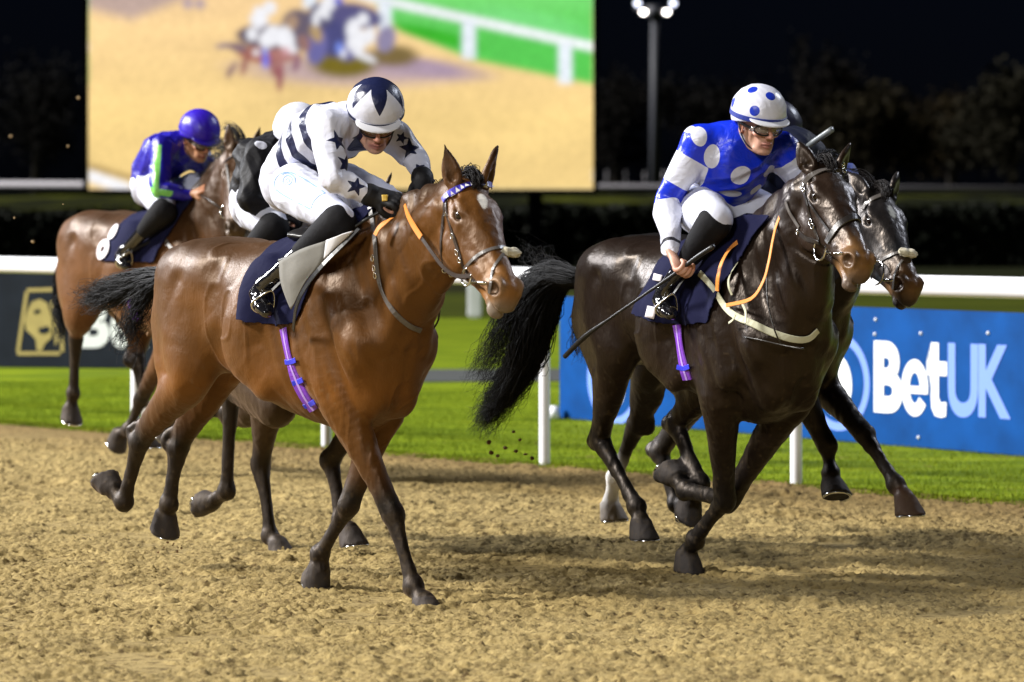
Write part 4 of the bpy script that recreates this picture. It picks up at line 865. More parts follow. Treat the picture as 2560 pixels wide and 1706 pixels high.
# ---- runner 2: dark brown, front right
f2 = Frame(.84, 16.30, 31)
p2 = f2.p
H2 = HeadFrame(p2(2062, 428, .0), (.53, .105, -.42), -.04, 1.05)
DK = (.0095, .0054, .0036); DKD = (.014, .010, .008)
def mk2():
    legs = [
        ('f', (.33, .15, .80), p2(1812, 1250, .03), p2(1738, 1352, .02), p2(1716, 1384, .02), (-.1, 0, -1), (.6, 0, -.7), DK, 1, {}),
        ('f', (.50, -.14, .82), p2(1822, 1252, -.06), p2(1712, 1228, -.06), p2(1690, 1195, -.06), (-.75, 0, .65), (-.6, 0, -.7), DK, -1, {}),
        ('h', (-.56, .12, 1.12), p2(1545, 885, .16), p2(1500, 1100, .14), p2(1592, 1268, .12), p2(1602, 1305, .12), (.05, 0, -1), (1, 0, -.1), DK, 1, {}),
        ('h', (-.50, -.13, 1.10), (-.25, -.17, .80), p2(1690, 1062, -.14), p2(1752, 1208, -.14), p2(1728, 1248, -.14), (-.6, 0, -.75), (.7, 0, -.6), DK, -1, {}),
    ]
    return build_horse(dict(name='dark_brown', fr=f2, coat=DK, dark=DKD, mat=M_COAT_DARK, h=.0075, rows=[(a, b + (.03 if -.4 < a < .1 else .012 if a == .2 else 0), c - (.03 if -.4 < a < .1 else .012 if a == .2 else 0), d * .96) for a, b, c, d in TORSO], hcoat=(.018, .0105, .007),
        neck=((.40, 0, 1.49), (.55, 0, 1.25), (.74, 0, .98), H2(-.03, 0, -.02), H2(.10, 0, -.24)), legs=legs, head=H2,
        muz=(.17, .085, .028), nos=(.085, .06, .045), ears=((-.095, .05, .085), (-.105, .04, .055)), mouth=.02,
        label='glossy dark brown racehorse ridden by the blue and white spotted jockey'))
# ---- runner 3: black horse beyond runner 2
f3 = Frame(.975, 17.50, 36)
p3 = f3.p
H3 = HeadFrame(p3(2198, 492, .0), (.50, .155, -.455), -.05, 1.05)
BK = (.010, .009, .0095)
def mk3():
    legs = [
        ('f', (.62, .13, .86), p3(2067, 1112, .02), p3(2078, 1185, .02), p3(2080, 1205, .02), (.35, .25, -.9), (1, 0, .2), BK, 1, {}),
        ('f', (.50, -.13, .82), p3(2160, 1085, -.06), p3(2240, 1212, -.06), p3(2262, 1245, -.06), (.1, 0, -1), (1, 0, .0), BK, -1, {'leg': (.015, .013, .012), 'hoofc': (.06, .035, .022), 'white': (.05, .025, .015)}),
        ('h', (-.50, .13, 1.12), (-.30, .19, .84), p3(1590, 1060, .14), p3(1537, 1195, .12), p3(1525, 1262, .12), (.1, 0, -1), (1, 0, -.1), BK, 1, {'white': (.85, .83, .80), 'hoofc': (.35, .30, .25)}),
        ('h', (-.50, -.13, 1.10), (-.25, -.17, .80), p3(1650, 1130, -.12), p3(1690, 1260, -.12), p3(1712, 1262, -.12), (.1, 0, -1), (.8, 0, -.5), BK, -1, {}),
    ]
    def paint(L, c):
        d = (L - H3.o); x = d @ H3.X; y = d @ H3.Y; z = d @ H3.Z
        s = ((x - .135) / .040) ** 2 + ((y) / .015) ** 2
        w = np.clip((1.15 - s) * 3, 0, 1) * (z > -.03); return c + (np.array([.34, .36, .36]) - c) * w[:, None]
    return build_horse(dict(name='black', fr=f3, coat=BK, dark=BK, mat=M_COAT_DARK, h=.009, paint=paint,
        neck=((.40, 0, 1.49), (.55, 0, 1.25), (.74, 0, .98), H3(-.03, 0, -.02), H3(.10, 0, -.24)), legs=legs, head=H3,
        muz=(.12, .06, .022), nos=(.03, .026, .026), ears=((-.11, .03, .07), (-.15, .04, .0)),
        label='black racehorse with a white blaze spot, half hidden behind the dark brown one'))
# ---- runner 4: bay at the back left
f4 = Frame(-2.09, 22.0, 39)
p4 = f4.p
H4 = HeadFrame(p4(606, 376, .0), (.30, .24, -.5), -.3, 1.05)
BAY4 = (.100, .040, .012); BAY4D = (.055, .028, .013)
def mk4():
    legs = [
        ('h', (-.52, .13, 1.20), (-.55, .17, .93), p4(190, 845, .14), p4(183, 985, .12), p4(178, 1020, .12), (-.3, 0, -1), (.8, 0, -.6), BAY4, 1, {}),
        ('h', (-.52, -.13, 1.20), (-.40, -.17, .90), p4(345, 900, -.12), p4(372, 1060, -.10), p4(372, 1085, -.10), (0, 0, -1), (1, 0, 0), BAY4, -1, {'white': (.6, .58, .52)}),
        ('f', (.47, .14, .90), p4(352, 1000, .03), p4(322, 1075, .03), p4(300, 1085, .03), (-.7, 0, -.6), (.6, 0, -.7), BAY4, 1, {}),
        ('f', (.50, -.14, .92), p4(470, 960, -.05), p4(440, 1050, -.05), p4(420, 1060, -.05), (-.6, 0, -.7), (.7, 0, -.6), BAY4, -1, {}),
    ]
    def paint(L, c):
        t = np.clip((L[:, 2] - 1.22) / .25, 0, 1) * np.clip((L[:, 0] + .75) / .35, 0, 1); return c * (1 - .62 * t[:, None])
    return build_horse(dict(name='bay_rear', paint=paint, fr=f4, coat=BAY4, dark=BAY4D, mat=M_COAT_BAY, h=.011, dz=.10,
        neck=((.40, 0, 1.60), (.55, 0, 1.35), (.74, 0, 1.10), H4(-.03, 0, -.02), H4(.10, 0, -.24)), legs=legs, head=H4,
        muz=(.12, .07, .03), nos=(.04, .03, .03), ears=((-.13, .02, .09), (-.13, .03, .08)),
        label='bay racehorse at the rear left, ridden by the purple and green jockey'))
# ---- runner 5: dark horse hidden behind runner 1
f5 = Frame(-1.085 + .12, 17.29 - .10)
f5 = Frame(-.40, 17.05)
f5 = Frame(-.95, 17.38, 40)
p5 = f5.p
H5 = HeadFrame(p5(918, 512, .0), (.30, .05, -.5), 0.0, 1.0)
CO5 = (.036, .021, .012)
def mk5():
    legs = [
        ('h', (-.50, .13, 1.05), p5(690, 1010, .17), p5(578, 985, .15), p5(566, 1228, .13), p5(528, 1258, .13), (-.9, 0, .25), (-.2, 0, -1), CO5, 1, {}),
        ('h', (-.50, -.13, 1.05), p5(640, 1000, -.15), p5(570, 1030, -.12), p5(535, 1020, -.10), p5(522, 1022, -.10), (-1, 0, .1), (0, 0, -1), CO5, -1, {}),
        ('f', p5(672, 990, .10), p5(652, 1162, .06), p5(676, 1340, .05), p5(694, 1358, .05), (.2, 0, -1), (1, 0, 0), CO5, 1, {'leg': (.010, .009, .010)}),
        ('f', (.42, -.14, .80), p5(826, 1150, -.04), p5(852, 1300, -.04), p5(872, 1325, -.04), (.2, 0, -1), (1, 0, .1), CO5, -1, {'leg': (.008, .007, .008)}),
    ]
    return build_horse(dict(name='dark_hidden', fr=f5, coat=CO5, dark=(.03, .02, .015), mat=M_COAT_BAY, h=.010, dz=-.02,
        neck=((.40, 0, 1.47), (.55, 0, 1.23), (.74, 0, .96), H5(-.03, 0, -.02), H5(.10, 0, -.24)), legs=legs, head=H5,
        muz=(.06, .04, .03), nos=(.03, .03, .03),
        label='dark brown racehorse almost wholly hidden behind the bay with the white star'))
import time as _t
_t0 = _t.time()
R1 = mk1(); R2 = mk2(); R3 = mk3(); R4 = mk4(); R5 = mk5()
print('horses', _t.time() - _t0)
# ---------------------------------------------------------------- jockeys
class Axes:
    def __init__(s, org, X, up=(0, 0, 1), sc=1.0):
        s.o = np.asarray(org, float); s.X = nrm(X); u = np.asarray(up, float); s.Z = nrm(u - (u @ s.X) * s.X); s.Y = np.cross(s.X, s.Z); s.Y = s.Y if s.Y[1] > 0 else -s.Y; s.sc = sc
    def __call__(s, x, y, z): return s.o + s.sc * (x * s.X + y * s.Y + z * s.Z)
    def R(s): return np.array([s.X, s.Y, s.Z])
    def loc(s, P): d = (P - s.o) / s.sc; return d @ s.X, d @ s.Y, d @ s.Z
SKIN = (.52, .30, .22); LIP = (.42, .17, .15)
def face_prims(A, skin=SKIN):
    q = A.sc; R = A.R(); P = []; rd = tuple(v * m for v, m in zip(skin, (1.0, .80, .78))); lip = tuple(v * m for v, m in zip(skin, (.80, .55, .62)))
    E = lambda x, y, z, a, b, c, k=.012, col=skin, op='add': P.append(Ell(A(x, y, z), (a * q, b * q, c * q), R, k, col, op))
    Ch = lambda pts, r, k=.01, col=skin, op='add', n=3: P.append(Chain([A(*p) for p in pts], [v * q for v in r], None, A.Y, k, col, n, op))
    E(-.01, 0, .03, .095, .074, .090); E(.030, 0, -.040, .058, .056, .075, .02); E(.050, 0, -.075, .040, .042, .035, .02)
    for y in (-1, 1):
        Ch([(-.02, y * .058, -.045), (.0, y * .054, -.078), (.060, y * .018, -.104)], [.016, .016, .013], .02)
        E(.066, y * .042, -.028, .020, .019, .015, .014, rd)
        E(.050, y * .048, -.060, .016, .010, .022, .02, None, 'sub')
        E(.094, y * .032, -.002, .014, .020, .013, .010, None, 'sub'); E(.078, y * .031, -.003, .012, .015, .010, .004)
        Ch([(.072, y * .052, .016), (.090, y * .032, .024), (.092, y * .010, .018)], [.008, .009, .008], .008, tuple(v * .75 for v in skin))
        E(.103, y * .0125, -.038, .010, .0080, .0075, .006, rd)
        E(-.008, y * .080, -.012, .018, .008, .030, .006, rd); E(-.002, y * .086, -.012, .009, .005, .017, .004, tuple(v * .7 for v in rd), 'sub')
    Ch([(.090, 0, .012), (.102, 0, -.012), (.116, 0, -.034)], [.008, .0085, .0105], .008, rd)
    Ch([(.082, -.024, -.070), (.096, -.010, -.066), (.099, 0, -.0675), (.096, .010, -.066), (.082, .024, -.070)], [.004, .0055, .005, .0055, .004], .004, lip)
    Ch([(.082, -.022, -.076), (.094, 0, -.080), (.082, .022, -.076)], [.004, .0075, .004], .004, lip)
    Ch([(.086, -.024, -.0735), (.103, 0, -.0735), (.086, .024, -.0735)], [.0022] * 3, .002, (.12, .03, .03), 'sub')
    E(.074, 0, -.104, .018, .022, .014, .014)
    return P
def fist_prims(c, K, B, N, wrist, skin, sc=1.0, thumb=1):
    """closed hand: knuckles towards K, the held bar along B, fingers curl towards N"""
    c = np.asarray(c, float); K = nrm(K); N = np.asarray(N, float); N = nrm(N - (N @ K) * K); B = nrm(np.cross(K, N)) * thumb; q = sc; P = []; R = np.array([K, B, N])
    kn = tuple(v * m for v, m in zip(skin, (1.02, .85, .8)))
    P.append(Ell(c, (.044 * q, .040 * q, .017 * q), R, .012, skin))
    P.append(Chain([wrist, c - K * .045 * q, c - K * .01 * q], [.026 * q, .025 * q, .020 * q], [.020 * q, .018 * q, .016 * q], N, .02, skin, 4))
    for j, (o, l) in enumerate(((.030, .94), (.0105, 1.0), (-.0095, .95), (-.028, .80))):
        b = c + B * o * q; r = (.0108 - .0009 * (j == 3)) * q
        P.append(Chain([b - N * .002 * q, b + K * .036 * q * l - N * .004 * q, b + K * .052 * q * l + N * .018 * q, b + K * .040 * q * l + N * .044 * q, b + K * .012 * q + N * .042 * q],
                       [r, r * 1.12, r * 1.02, r * .98, r * .85], None, B, .0035, [skin, kn, skin, kn, skin], 4))
    P.append(Chain([c - K * .022 * q + B * .030 * q + N * .008 * q, c - K * .004 * q + B * .048 * q + N * .022 * q, c + K * .018 * q + B * .040 * q + N * .042 * q, c + K * .034 * q + B * .020 * q + N * .056 * q],
                   [.0145 * q, .0125 * q, .0115 * q, .0095 * q], None, K, .006, skin, 4))
    return P
def wrinkle(P, N, amp, freq, seed, warp=.6):
    R = np.random.RandomState(seed); out = np.zeros(len(P)); tot = 0
    for o in range(6):
        d = R.randn(3); d /= np.linalg.norm(d); d2 = R.randn(3); f = freq * (1.0 + .35 * o); a = 1.0 / (1 + .3 * o)
        ph = f * (P @ d) + warp * 3 * np.sin(P @ (d2 * freq * .35) + R.rand() * 6) + R.rand() * 6
        mod = .5 + .5 * np.sin(P @ (R.randn(3) * freq * .3) + R.rand() * 6)
        out += a * mod * (1 - 2 * np.abs(np.sin(ph)) ** 1.15); tot += a
    return P + N * (amp * out / tot * 1.8)[:, None]
def cloth(name, prims, fr, h, parent, mt, amp=.0, freq=38, seed=0, relax_it=3, pats=None, base=(.5, .5, .5), calm=None):
    me, loc = build_sdf(name, prims, fr, h, base, relax_it)
    if amp:
        P0 = vcos(me); P = wrinkle(P0, vnors(me), amp, freq, seed)
        if calm is not None: P = P0 + (P - P0) * calm(loc)[:, None]
        me.vertices.foreach_set('co', P.astype(np.float32).ravel()); me.update()
    ob = link(name, me, mt, parent)
    if pats:
        bv = bvh_of(me); Pw = vcos(me); Nw = vnors(me)
        for i, fn in enumerate(pats(bv, Pw, Nw, loc)): set_f(me, 'pat%d' % i, fn)
    return ob, me
def decal(bv, P, N, px, py, w, h, rot=0.0, kind='disc'):
    c, n = ray(bv, px, py)
    if c is None: return np.full(len(P), 1.0)
    c = np.array(c); sel = (np.linalg.norm(P - c, axis=1) < .05) & (N @ np.array(n) > .3)
    n = nrm(N[sel].mean(0)) if sel.any() else np.array(n)
    ex = np.array([1., 0, 0]); ex = nrm(ex - (ex @ n) * n); ey = np.cross(n, ex); ey = ey if ey[2] > 0 else -ey
    D = P - c; a = D @ ex; b = D @ ey; ca, sa = math.cos(rot), math.sin(rot); a, b = (ca * a + sa * b) / w, (-sa * a + ca * b) / h
    rr = np.hypot(a, b)
    if kind == 'disc': sd = rr - 1
    elif kind == 'box': sd = np.maximum(np.abs(a), np.abs(b)) - 1
    elif kind == 'tri': sd = np.maximum(np.abs(a) * 1.0 - (1 - (b + 1) / 2), np.abs(b) - 1)
    else:
        ph = np.arctan2(a, b); ph = np.abs((ph + math.pi / 5) % (2 * math.pi / 5) - math.pi / 5); ri = .40; I = (ri * math.cos(math.pi / 5), ri * math.sin(math.pi / 5))
        sd = rr - I[1] / (I[1] * np.cos(ph) + (1 - I[0]) * np.sin(ph))
    sd = sd * min(w, h); bad = (np.abs(D @ n) > .07) | (N @ n < -.1); return np.where(bad, .1, sd)
def seg_t(P, a, b):
    a = np.asarray(a, float); b = np.asarray(b, float); ab = b - a; t = np.clip((P - a) @ ab / (ab @ ab), 0, 1); return t, np.linalg.norm(P - a - t[:, None] * ab, axis=1)

M_SKIN = attr_mat('skin', .48, .4, bump=.0006, bscale=180, noise=.06, nscale=25)
M_BREECH = mat('white_breeches', (.62, .645, .77), .55, spec=.3, bump=.007, bscale=9, dist=1.0)
M_BOOTL = mat('black_patent_boot', (.008, .008, .010), .10, spec=.8, coat=.6, bump=.004, bscale=22, dist=1.0)
M_GAITER = mat('black_stretch_gaiter', (.006, .006, .008), .8, spec=.2, bump=.0015, bscale=60)
M_GLOVE = mat('black_glove', (.010, .010, .012), .62, spec=.3, bump=.002, bscale=50)
M_RUB = mat('black_rubber', (.010, .010, .011), .35, spec=.4)
M_WHITE = mat('white_webbing', (.75, .75, .78), .5)
M_STEEL = mat('polished_steel', (.75, .76, .78), .16, metal=1.0)
M_ORANGE = mat('orange_rubber_grip', (.72, .26, .05), .55, spec=.3, bump=.0008, bscale=160)
M_LEATHER = mat('dark_leather', (.030, .018, .012), .38, spec=.5, bump=.0008, bscale=90)
def lens_mat(name, col):
    m = bpy.data.materials.new(name); m.use_nodes = True; b = m.node_tree.nodes['Principled BSDF']
    b.inputs['Base Color'].default_value = (*col, 1); b.inputs['Roughness'].default_value = .05; b.inputs['Transmission Weight'].default_value = .0
    b.inputs['Alpha'].default_value = .38; b.inputs['Specular IOR Level'].default_value = 1.0; b.inputs['Coat Weight'].default_value = 1.0; b.inputs['Coat Roughness'].default_value = .03
    return m
M_LENS_Y = lens_mat('amber_lens', (.25, .16, .03)); M_LENS_C = lens_mat('clear_lens', (.35, .33, .30))

def tube(name, pts, r, mt, parent=None, n=8, flat=None, sm=True, res=4):
    """round or flattened strap along world points; flat=(width, thickness) with the width laid along the given normals' tangent"""
    P = spline(np.asarray(pts, float), res) if len(pts) > 2 and res > 1 else np.asarray(pts, float)
    R = np.interp(np.linspace(0, 1, len(P)), np.linspace(0, 1, len(r)), r) if hasattr(r, '__len__') else np.full(len(P), r)
    tg = np.gradient(P, axis=0); tg /= np.linalg.norm(tg, axis=1)[:, None] + 1e-9
    up = np.array([.13, .31, .94]); V = []
    s1 = np.cross(tg, up); s1 /= np.linalg.norm(s1, axis=1)[:, None] + 1e-9; s2 = np.cross(tg, s1)
    for k in range(n):
        a = 2 * math.pi * k / n; V.append(P + (math.cos(a) * s1 + math.sin(a) * s2) * R[:, None])
    V = np.stack(V, 1).reshape(-1, 3); m = len(P); Q = []
    for i in range(m - 1):
        for k in range(n): Q.append([i * n + k, i * n + (k + 1) % n, (i + 1) * n + (k + 1) % n, (i + 1) * n + k])
    V = np.vstack([V, P[:1], P[-1:]]); c0 = m * n
    for k in range(n): Q.append([c0, (k + 1) % n, k, k]); Q.append([c0 + 1, (m - 1) * n + k, (m - 1) * n + (k + 1) % n, (m - 1) * n + (k + 1) % n])
    bm = bmesh.new(); vs = [bm.verts.new(v) for v in V]
    for q in Q:
        qq = list(dict.fromkeys(q))
        try: bm.faces.new([vs[i] for i in qq])
        except ValueError: pass
    bmesh.ops.recalc_face_normals(bm, faces=bm.faces); me = bpy.data.meshes.new(name); bm.to_mesh(me); bm.free(); smooth(me, sm)
    return link(name, me, mt, parent)
def ribbon(name, pts, nors, width, thick, mt, parent=None, res=4):
    """flat strap: centre line, surface normals, width, thickness (world)"""
    A = np.hstack([np.asarray(pts, float), np.asarray(nors, float)]); A = spline(A, res) if len(A) > 2 else A
    P = A[:, :3]; N = A[:, 3:]; N /= np.linalg.norm(N, axis=1)[:, None] + 1e-9
    tg = np.gradient(P, axis=0); tg /= np.linalg.norm(tg, axis=1)[:, None] + 1e-9; S = np.cross(tg, N); S /= np.linalg.norm(S, axis=1)[:, None] + 1e-9
    w = np.interp(np.linspace(0, 1, len(P)), np.linspace(0, 1, len(width)), width)[:, None] if hasattr(width, '__len__') else width
    rows = [P + S * w / 2, P + S * w / 2 * .85 + N * thick, P - S * w / 2 * .85 + N * thick, P - S * w / 2, P - S * w / 2 * .85 - N * thick * .6, P + S * w / 2 * .85 - N * thick * .6]
    V = np.stack(rows, 1).reshape(-1, 3); m = len(P); Q = []
    for i in range(m - 1):
        for k in range(6): Q.append([i * 6 + k, i * 6 + (k + 1) % 6, (i + 1) * 6 + (k + 1) % 6, (i + 1) * 6 + k])
    bm = bmesh.new(); vs = [bm.verts.new(v) for v in V]
    for q in Q: bm.faces.new([vs[i] for i in q])
    bm.faces.new([vs[i] for i in range(6)]); bm.faces.new([vs[(m - 1) * 6 + i] for i in range(6)])
    bmesh.ops.recalc_face_normals(bm, faces=bm.faces); me = bpy.data.meshes.new(name); bm.to_mesh(me); bm.free()
    smooth(me, False); return link(name, me, mt, parent)
def strap(name, bvs, pxs, width, mt, parent=None, lift=.004, thick=.0025, res=4):
    """lay a strap on whatever surface of the runner lies under a list of photo points"""
    P = []; N = []
    for q in pxs:
        best = None
        for bv in bvs:
            c, n = ray(bv, q[0], q[1])
            if c is not None and (best is None or c.y < best[0].y): best = (c, n)
        if best is None:
            c, n = rayn(bvs[0], q[0], q[1])
            if c is not None: best = (c, n)
        if best is None: continue
        P.append(np.array(best[0]) + np.array(best[1]) * lift); N.append(np.array(best[1]))
    if len(P) < 2: return None
    return ribbon(name, P, N, width, thick, mt, parent, res)
def wring(name, c, nrm_, R, r, mt, parent=None, e=1.0, up=(0, 0, 1)):
    n = np.asarray(nrm_, float); n /= np.linalg.norm(n); u = np.asarray(up, float); u = u - (u @ n) * n; u /= np.linalg.norm(u); v = np.cross(n, u)
    pts = [np.asarray(c) + R * (math.cos(a) * v * e + math.sin(a) * u) for a in np.linspace(0, 2 * math.pi, 25)]
    return tube(name, pts, r, mt, parent, 8, res=1)

def jockey(s):
    """s: joints in the runner's frame; returns the person with its clothing children"""
    fr = s['fr']; J = s['J']; hq = s.get('hs', 1.0); A = Axes(J['head'], s['face'], s.get('up', (0, 0, 1)), hq); skin = s.get('skin', SKIN)
    hb, hc = s.get('hb', .0036), s.get('hc', .0055); a3 = lambda v: np.asarray(v, float)
    for k in J: J[k] = a3(J[k])
    lp = lambda a, b, t: a + (b - a) * t
    # body, one surface: head, neck, trunk, arms with hands, legs
    P = face_prims(A, skin)
    P.append(Chain([A(-.02, 0, -.05), lp(A(-.03, 0, -.08), J['neck'], .5), J['neck']], [.055, .056, .066], None, (0, 1, 0), .02, skin))
    P.append(Chain([J['neck'], J['chest'], J['waist'], J['pelvis']], [.06, .09, .08, .09], [.11, .12, .10, .12], (0, 1, 0), .03, skin))
    for q in ('r', 'l'):
        if 'sh' + q not in J: continue
        P.append(Chain([J['sh' + q], J['el' + q], J['wr' + q]], [.045, .034, .024], None, (0, 1, 0), .02, skin, 1))
        P += fist_prims(J['ha' + q], J['ha' + q] - J['wr' + q] + a3(s.get('kn' + q, (0, 0, 0))), None, s.get('palm' + q, (0, -1 if q == 'r' else 1, -.3)), J['wr' + q], skin, s.get('hand', 1.0), 1 if q == 'r' else -1)
    for q in ('r', 'l'):
        if 'kn_' + q not in J: continue
        P.append(Chain([J['hip' + q], J['kn_' + q], J['an' + q]], [.055, .035, .024], None, (0, 1, 0), .02, skin, 1))
    me, loc = build_sdf('person_mesh', P, fr, hb, skin, 2)
    body = link('person', me, M_SKIN); tag(body, s['label'], 'jockey', 'jockeys riding in the race')
    # jacket
    sl = s.get('sleeve', 1.0); P = []
    c = s['jc']
    P.append(Chain([lp(J['neck'], A(-.03, 0, -.08), .22), J['neck'], J['chest'], J['waist'], J['hem']], s.get('tr', [.066, .098, .125, .118, .125]), s.get('tw', [.066, .135, .160, .150, .155]), (0, 1, 0), .04, c, 6))
    P.append(Chain([J['shr'], lp(J['shr'], J['shl'], .5) + a3((-.02, 0, .03)), J['shl']], [.070, .085, .070], None, (0, 1, 0), .06, c))
    P.append(Ell(lp(J['chest'], J['neck'], .3) + a3((-.07, 0, .04)), (.10, .13, .08), None, .06, c))
    for q in ('r', 'l'):
        sh, el, wr = J['sh' + q], J['el' + q], J['wr' + q]
        P.append(Chain([sh, lp(sh, el, .45), lp(sh, el, .85), el, lp(el, wr, .3), lp(el, wr, .8), lp(el, wr, .97)], [v * sl for v in (.068, .066, .058, .054, .054, .040, .036)], None, (0, 1, 0), .035, c, 5))
    if s.get('jextra'): P += s['jextra']
    jk, jme = cloth('silk_jacket', P, fr, hc, body, s['jm'], s.get('wr', .005) * 2.0, 19, s.get('seed', 1), 3, s.get('jp'), c)
    # breeches
    P = []
    P.append(Chain([J['hem'] * .5 + J['waist'] * .5, J['pelvis'], J['pelvis'] + a3((-.03, 0, -.04))], [.105, .135, .11], [.13, .155, .13], (0, 1, 0), .04, (.7, .7, .75)))
    for q, y in (('r', 1), ('l', -1)):
        if 'kn_' + q not in J: continue
        hp_, kn, an = J['hip' + q], J['kn_' + q], J['an' + q]
        P.append(Chain([hp_, lp(hp_, kn, .35), lp(hp_, kn, .8), kn, lp(kn, an, .07)], s.get('th', [.108, .096, .070, .061, .046]), None, (0, 1, 0), .05, (.7, .7, .75), 10))
    br, bme = cloth('breeches', P, fr, hc, body, s.get('bm', M_BREECH), .0065, 26, s.get('seed', 1) + 5, 7, s.get('bp'), calm=lambda L: np.clip(np.min([np.linalg.norm(L - J['kn_' + q], axis=1) for q in 'rl'], 0) / .16 - .45, 0, 1))
    # boots
    for q in ('r', 'l'):
        if 'kn_' + q not in J: continue
        kn, an, toe, heel = J['kn_' + q], J['an' + q], J['to' + q], J['he' + q]
        P = [Chain([lp(kn, an, .035), lp(kn, an, .3), lp(kn, an, .52)], [.076, .062, .048], None, (0, 1, 0), .01, (0, 0, 0), 5)]
        g, _ = cloth('gaiter', P, fr, hc, body, M_GAITER, .0008, 30, 3, 2)
        P = [Chain([lp(kn, an, .50), lp(kn, an, .75), an], [.044, .038, .033], None, (0, 1, 0), .01, (0, 0, 0), 4),
             Chain([heel, lp(heel, toe, .35), lp(heel, toe, .72), toe], [.030, .031, .030, .022], [.030, .036, .042, .030], (0, 1, 0), .03, (0, 0, 0), 4), Ell(lp(an, heel, .5), (.035, .033, .045), None, .03, (0, 0, 0))]
        cloth('boot', P, fr, hc, body, M_BOOTL, .0012, 40, 4, 2)
    # helmet with its silk cap
    hr = s.get('hr', (.131, .117, .114)); hz = s.get('hz', .060)
    P = [Ell(A(-.012, 0, hz), [v * hq for v in hr], A.R(), .01, (1, 1, 1)), Ell(A(-.01, 0, .018), (.118 * hq, .106 * hq, .05 * hq), A.R(), .02, (1, 1, 1))]
    cutR = np.array([nrm(A.X + A.Z * .10), A.Y, nrm(A.Z - A.X * .10)])
    P.append(Ell(A(.035, 0, -.138), (.30 * hq, .30 * hq, .165 * hq), cutR, .006, None, 'sub'))
    P.append(Ell(A(.0, 0, -.03), (.104 * hq, .086 * hq, .085 * hq), A.R(), .004, None, 'sub'))
    hm, hme = cloth('helmet', P, fr, min(hc, .0045), body, s['hm'], .0015, 45, 9, 2, s.get('hp') and (lambda bv, Pw, Nw, loc: s['hp'](bv, Pw, Nw, loc, A)))
    P = [Ell(A(.088, 0, .034), (.066 * hq, .094 * hq, .010 * hq), np.array([nrm(A.X - A.Z * .30), A.Y, nrm(A.Z + A.X * .30)]), .004, (1, 1, 1)), Ell(A(.0, 0, -.02), (.098 * hq, .082 * hq, .078 * hq), A.R(), .004, None, 'sub')]
    cloth('helmet_peak', P, fr, .0035, hm, s['pm'], 0, relax_it=2)
    ring = [fr.w(A(-.012 + hr[0] * 1.008 * math.cos(a), hr[1] * 1.008 * math.sin(a), .042 - .010 * math.cos(a)))[0] for a in np.linspace(0, 2 * math.pi, 40)]
    ctr = fr.w(A(-.012, 0, .042))[0]; ribbon('helmet_band', ring, [p - ctr for p in ring], .011 * s.get('bw', 1), .0018, s['bandm'], hm, 1)
    # goggles
    if s.get('goggles', True):
        G = Ell(A(.048, 0, -.006), (.066 * hq, .074 * hq, .031 * hq), A.R(), .004, (1, 1, 1)); S = Ell(A(.034, 0, -.006), (.066 * hq, .073 * hq, .08 * hq), A.R(), .003, None, 'sub')
        S2 = Ell(A(-.06, 0, 0), (.09 * hq, .12 * hq, .12 * hq), A.R(), .003, None, 'sub'); nosec = Ell(A(.115, 0, -.032), (.03 * hq, .014 * hq, .020 * hq), A.R(), .006, None, 'sub')
        g, gm = cloth('goggles', [G, S, S2, nosec], fr, .003, body, s.get('lens', M_LENS_C), 0, relax_it=3)
        pts = []
        for a in np.linspace(0, 2 * math.pi, 37):
            y = .068 * math.cos(a); z = .0265 * math.sin(a); z += .010 * math.exp(-(y / .018) ** 2) * (z < 0)
            x = .048 + .066 * math.sqrt(max(0, 1 - (y / .078) ** 2 - (z / .045) ** 2)); pts.append(fr.w(A(x + .001, y, z - .006))[0])
        tube('goggle_frame', pts, .0036 * hq, M_RUB, g, 6, res=1)
        for y in (-1, 1): ribbon('goggle_strap', [fr.w(A(.062, y * .070, -.004))[0], fr.w(A(.02, y * .088, .006))[0], fr.w(A(-.03, y * .098, .018))[0]], [fr.wv(A.Y * y)] * 3, .014, .0012, M_RUB, g, 3)
    for y in (-1, 1):
        pts = [A(-.015, y * .092, .005), A(.0, y * .079, -.045), A(.030, y * .060, -.085), A(.055, y * .022, -.116), A(.058, 0, -.120)]
        ribbon('chin_strap', [fr.w(p)[0] for p in pts], [fr.wv(p - A.o) for p in pts], .014, .0015, M_RUB, hm, 4)
    return dict(body=body, jacket=jk, helmet=hm, A=A, J=J, fr=fr, bv=bvh_of(jme), bbv=bvh_of(bme))
def star_cap(n_points=8):
    return None
def mirror(v): v = np.array(v, float); v[1] = -v[1]; return v
NAVY = (.010, .014, .055); WHT = (.64, .66, .78)
def J_common(p, q): return q
# ---- jockey 1: white silks with navy hoops and stars
hd1 = p1(938, 300, -.02)
cam1 = lambda X: np.array([X[0] * f1.f[0] + X[1] * f1.f[1], X[0] * f1.r[0] + X[1] * f1.r[1], X[2]])
def tofr(fr, v): return np.array([v[0] * fr.f[0] + v[1] * fr.f[1], v[0] * fr.r[0] + v[1] * fr.r[1], v[2]])
J1 = dict(head=hd1, neck=p1(882, 318, -.01), chest=p1(812, 345, 0), waist=p1(768, 385, 0), hem=p1(748, 420, 0), pelvis=p1(738, 446, 0),
          shr=p1(818, 318, .17), elr=p1(832, 448, .24), wrr=p1(938, 494, .10), har=p1(972, 497, .065),
          shl=p1(975, 335, -.18), ell=p1(1040, 398, -.24), wrl=p1(1058, 452, -.14), hal=p1(1046, 480, -.10),
          hipr=p1(738, 472, .13), kn_r=p1(852, 552, .20), anr=p1(672, 702, .30), her=p1(640, 735, .31), tor=p1(668, 782, .34))
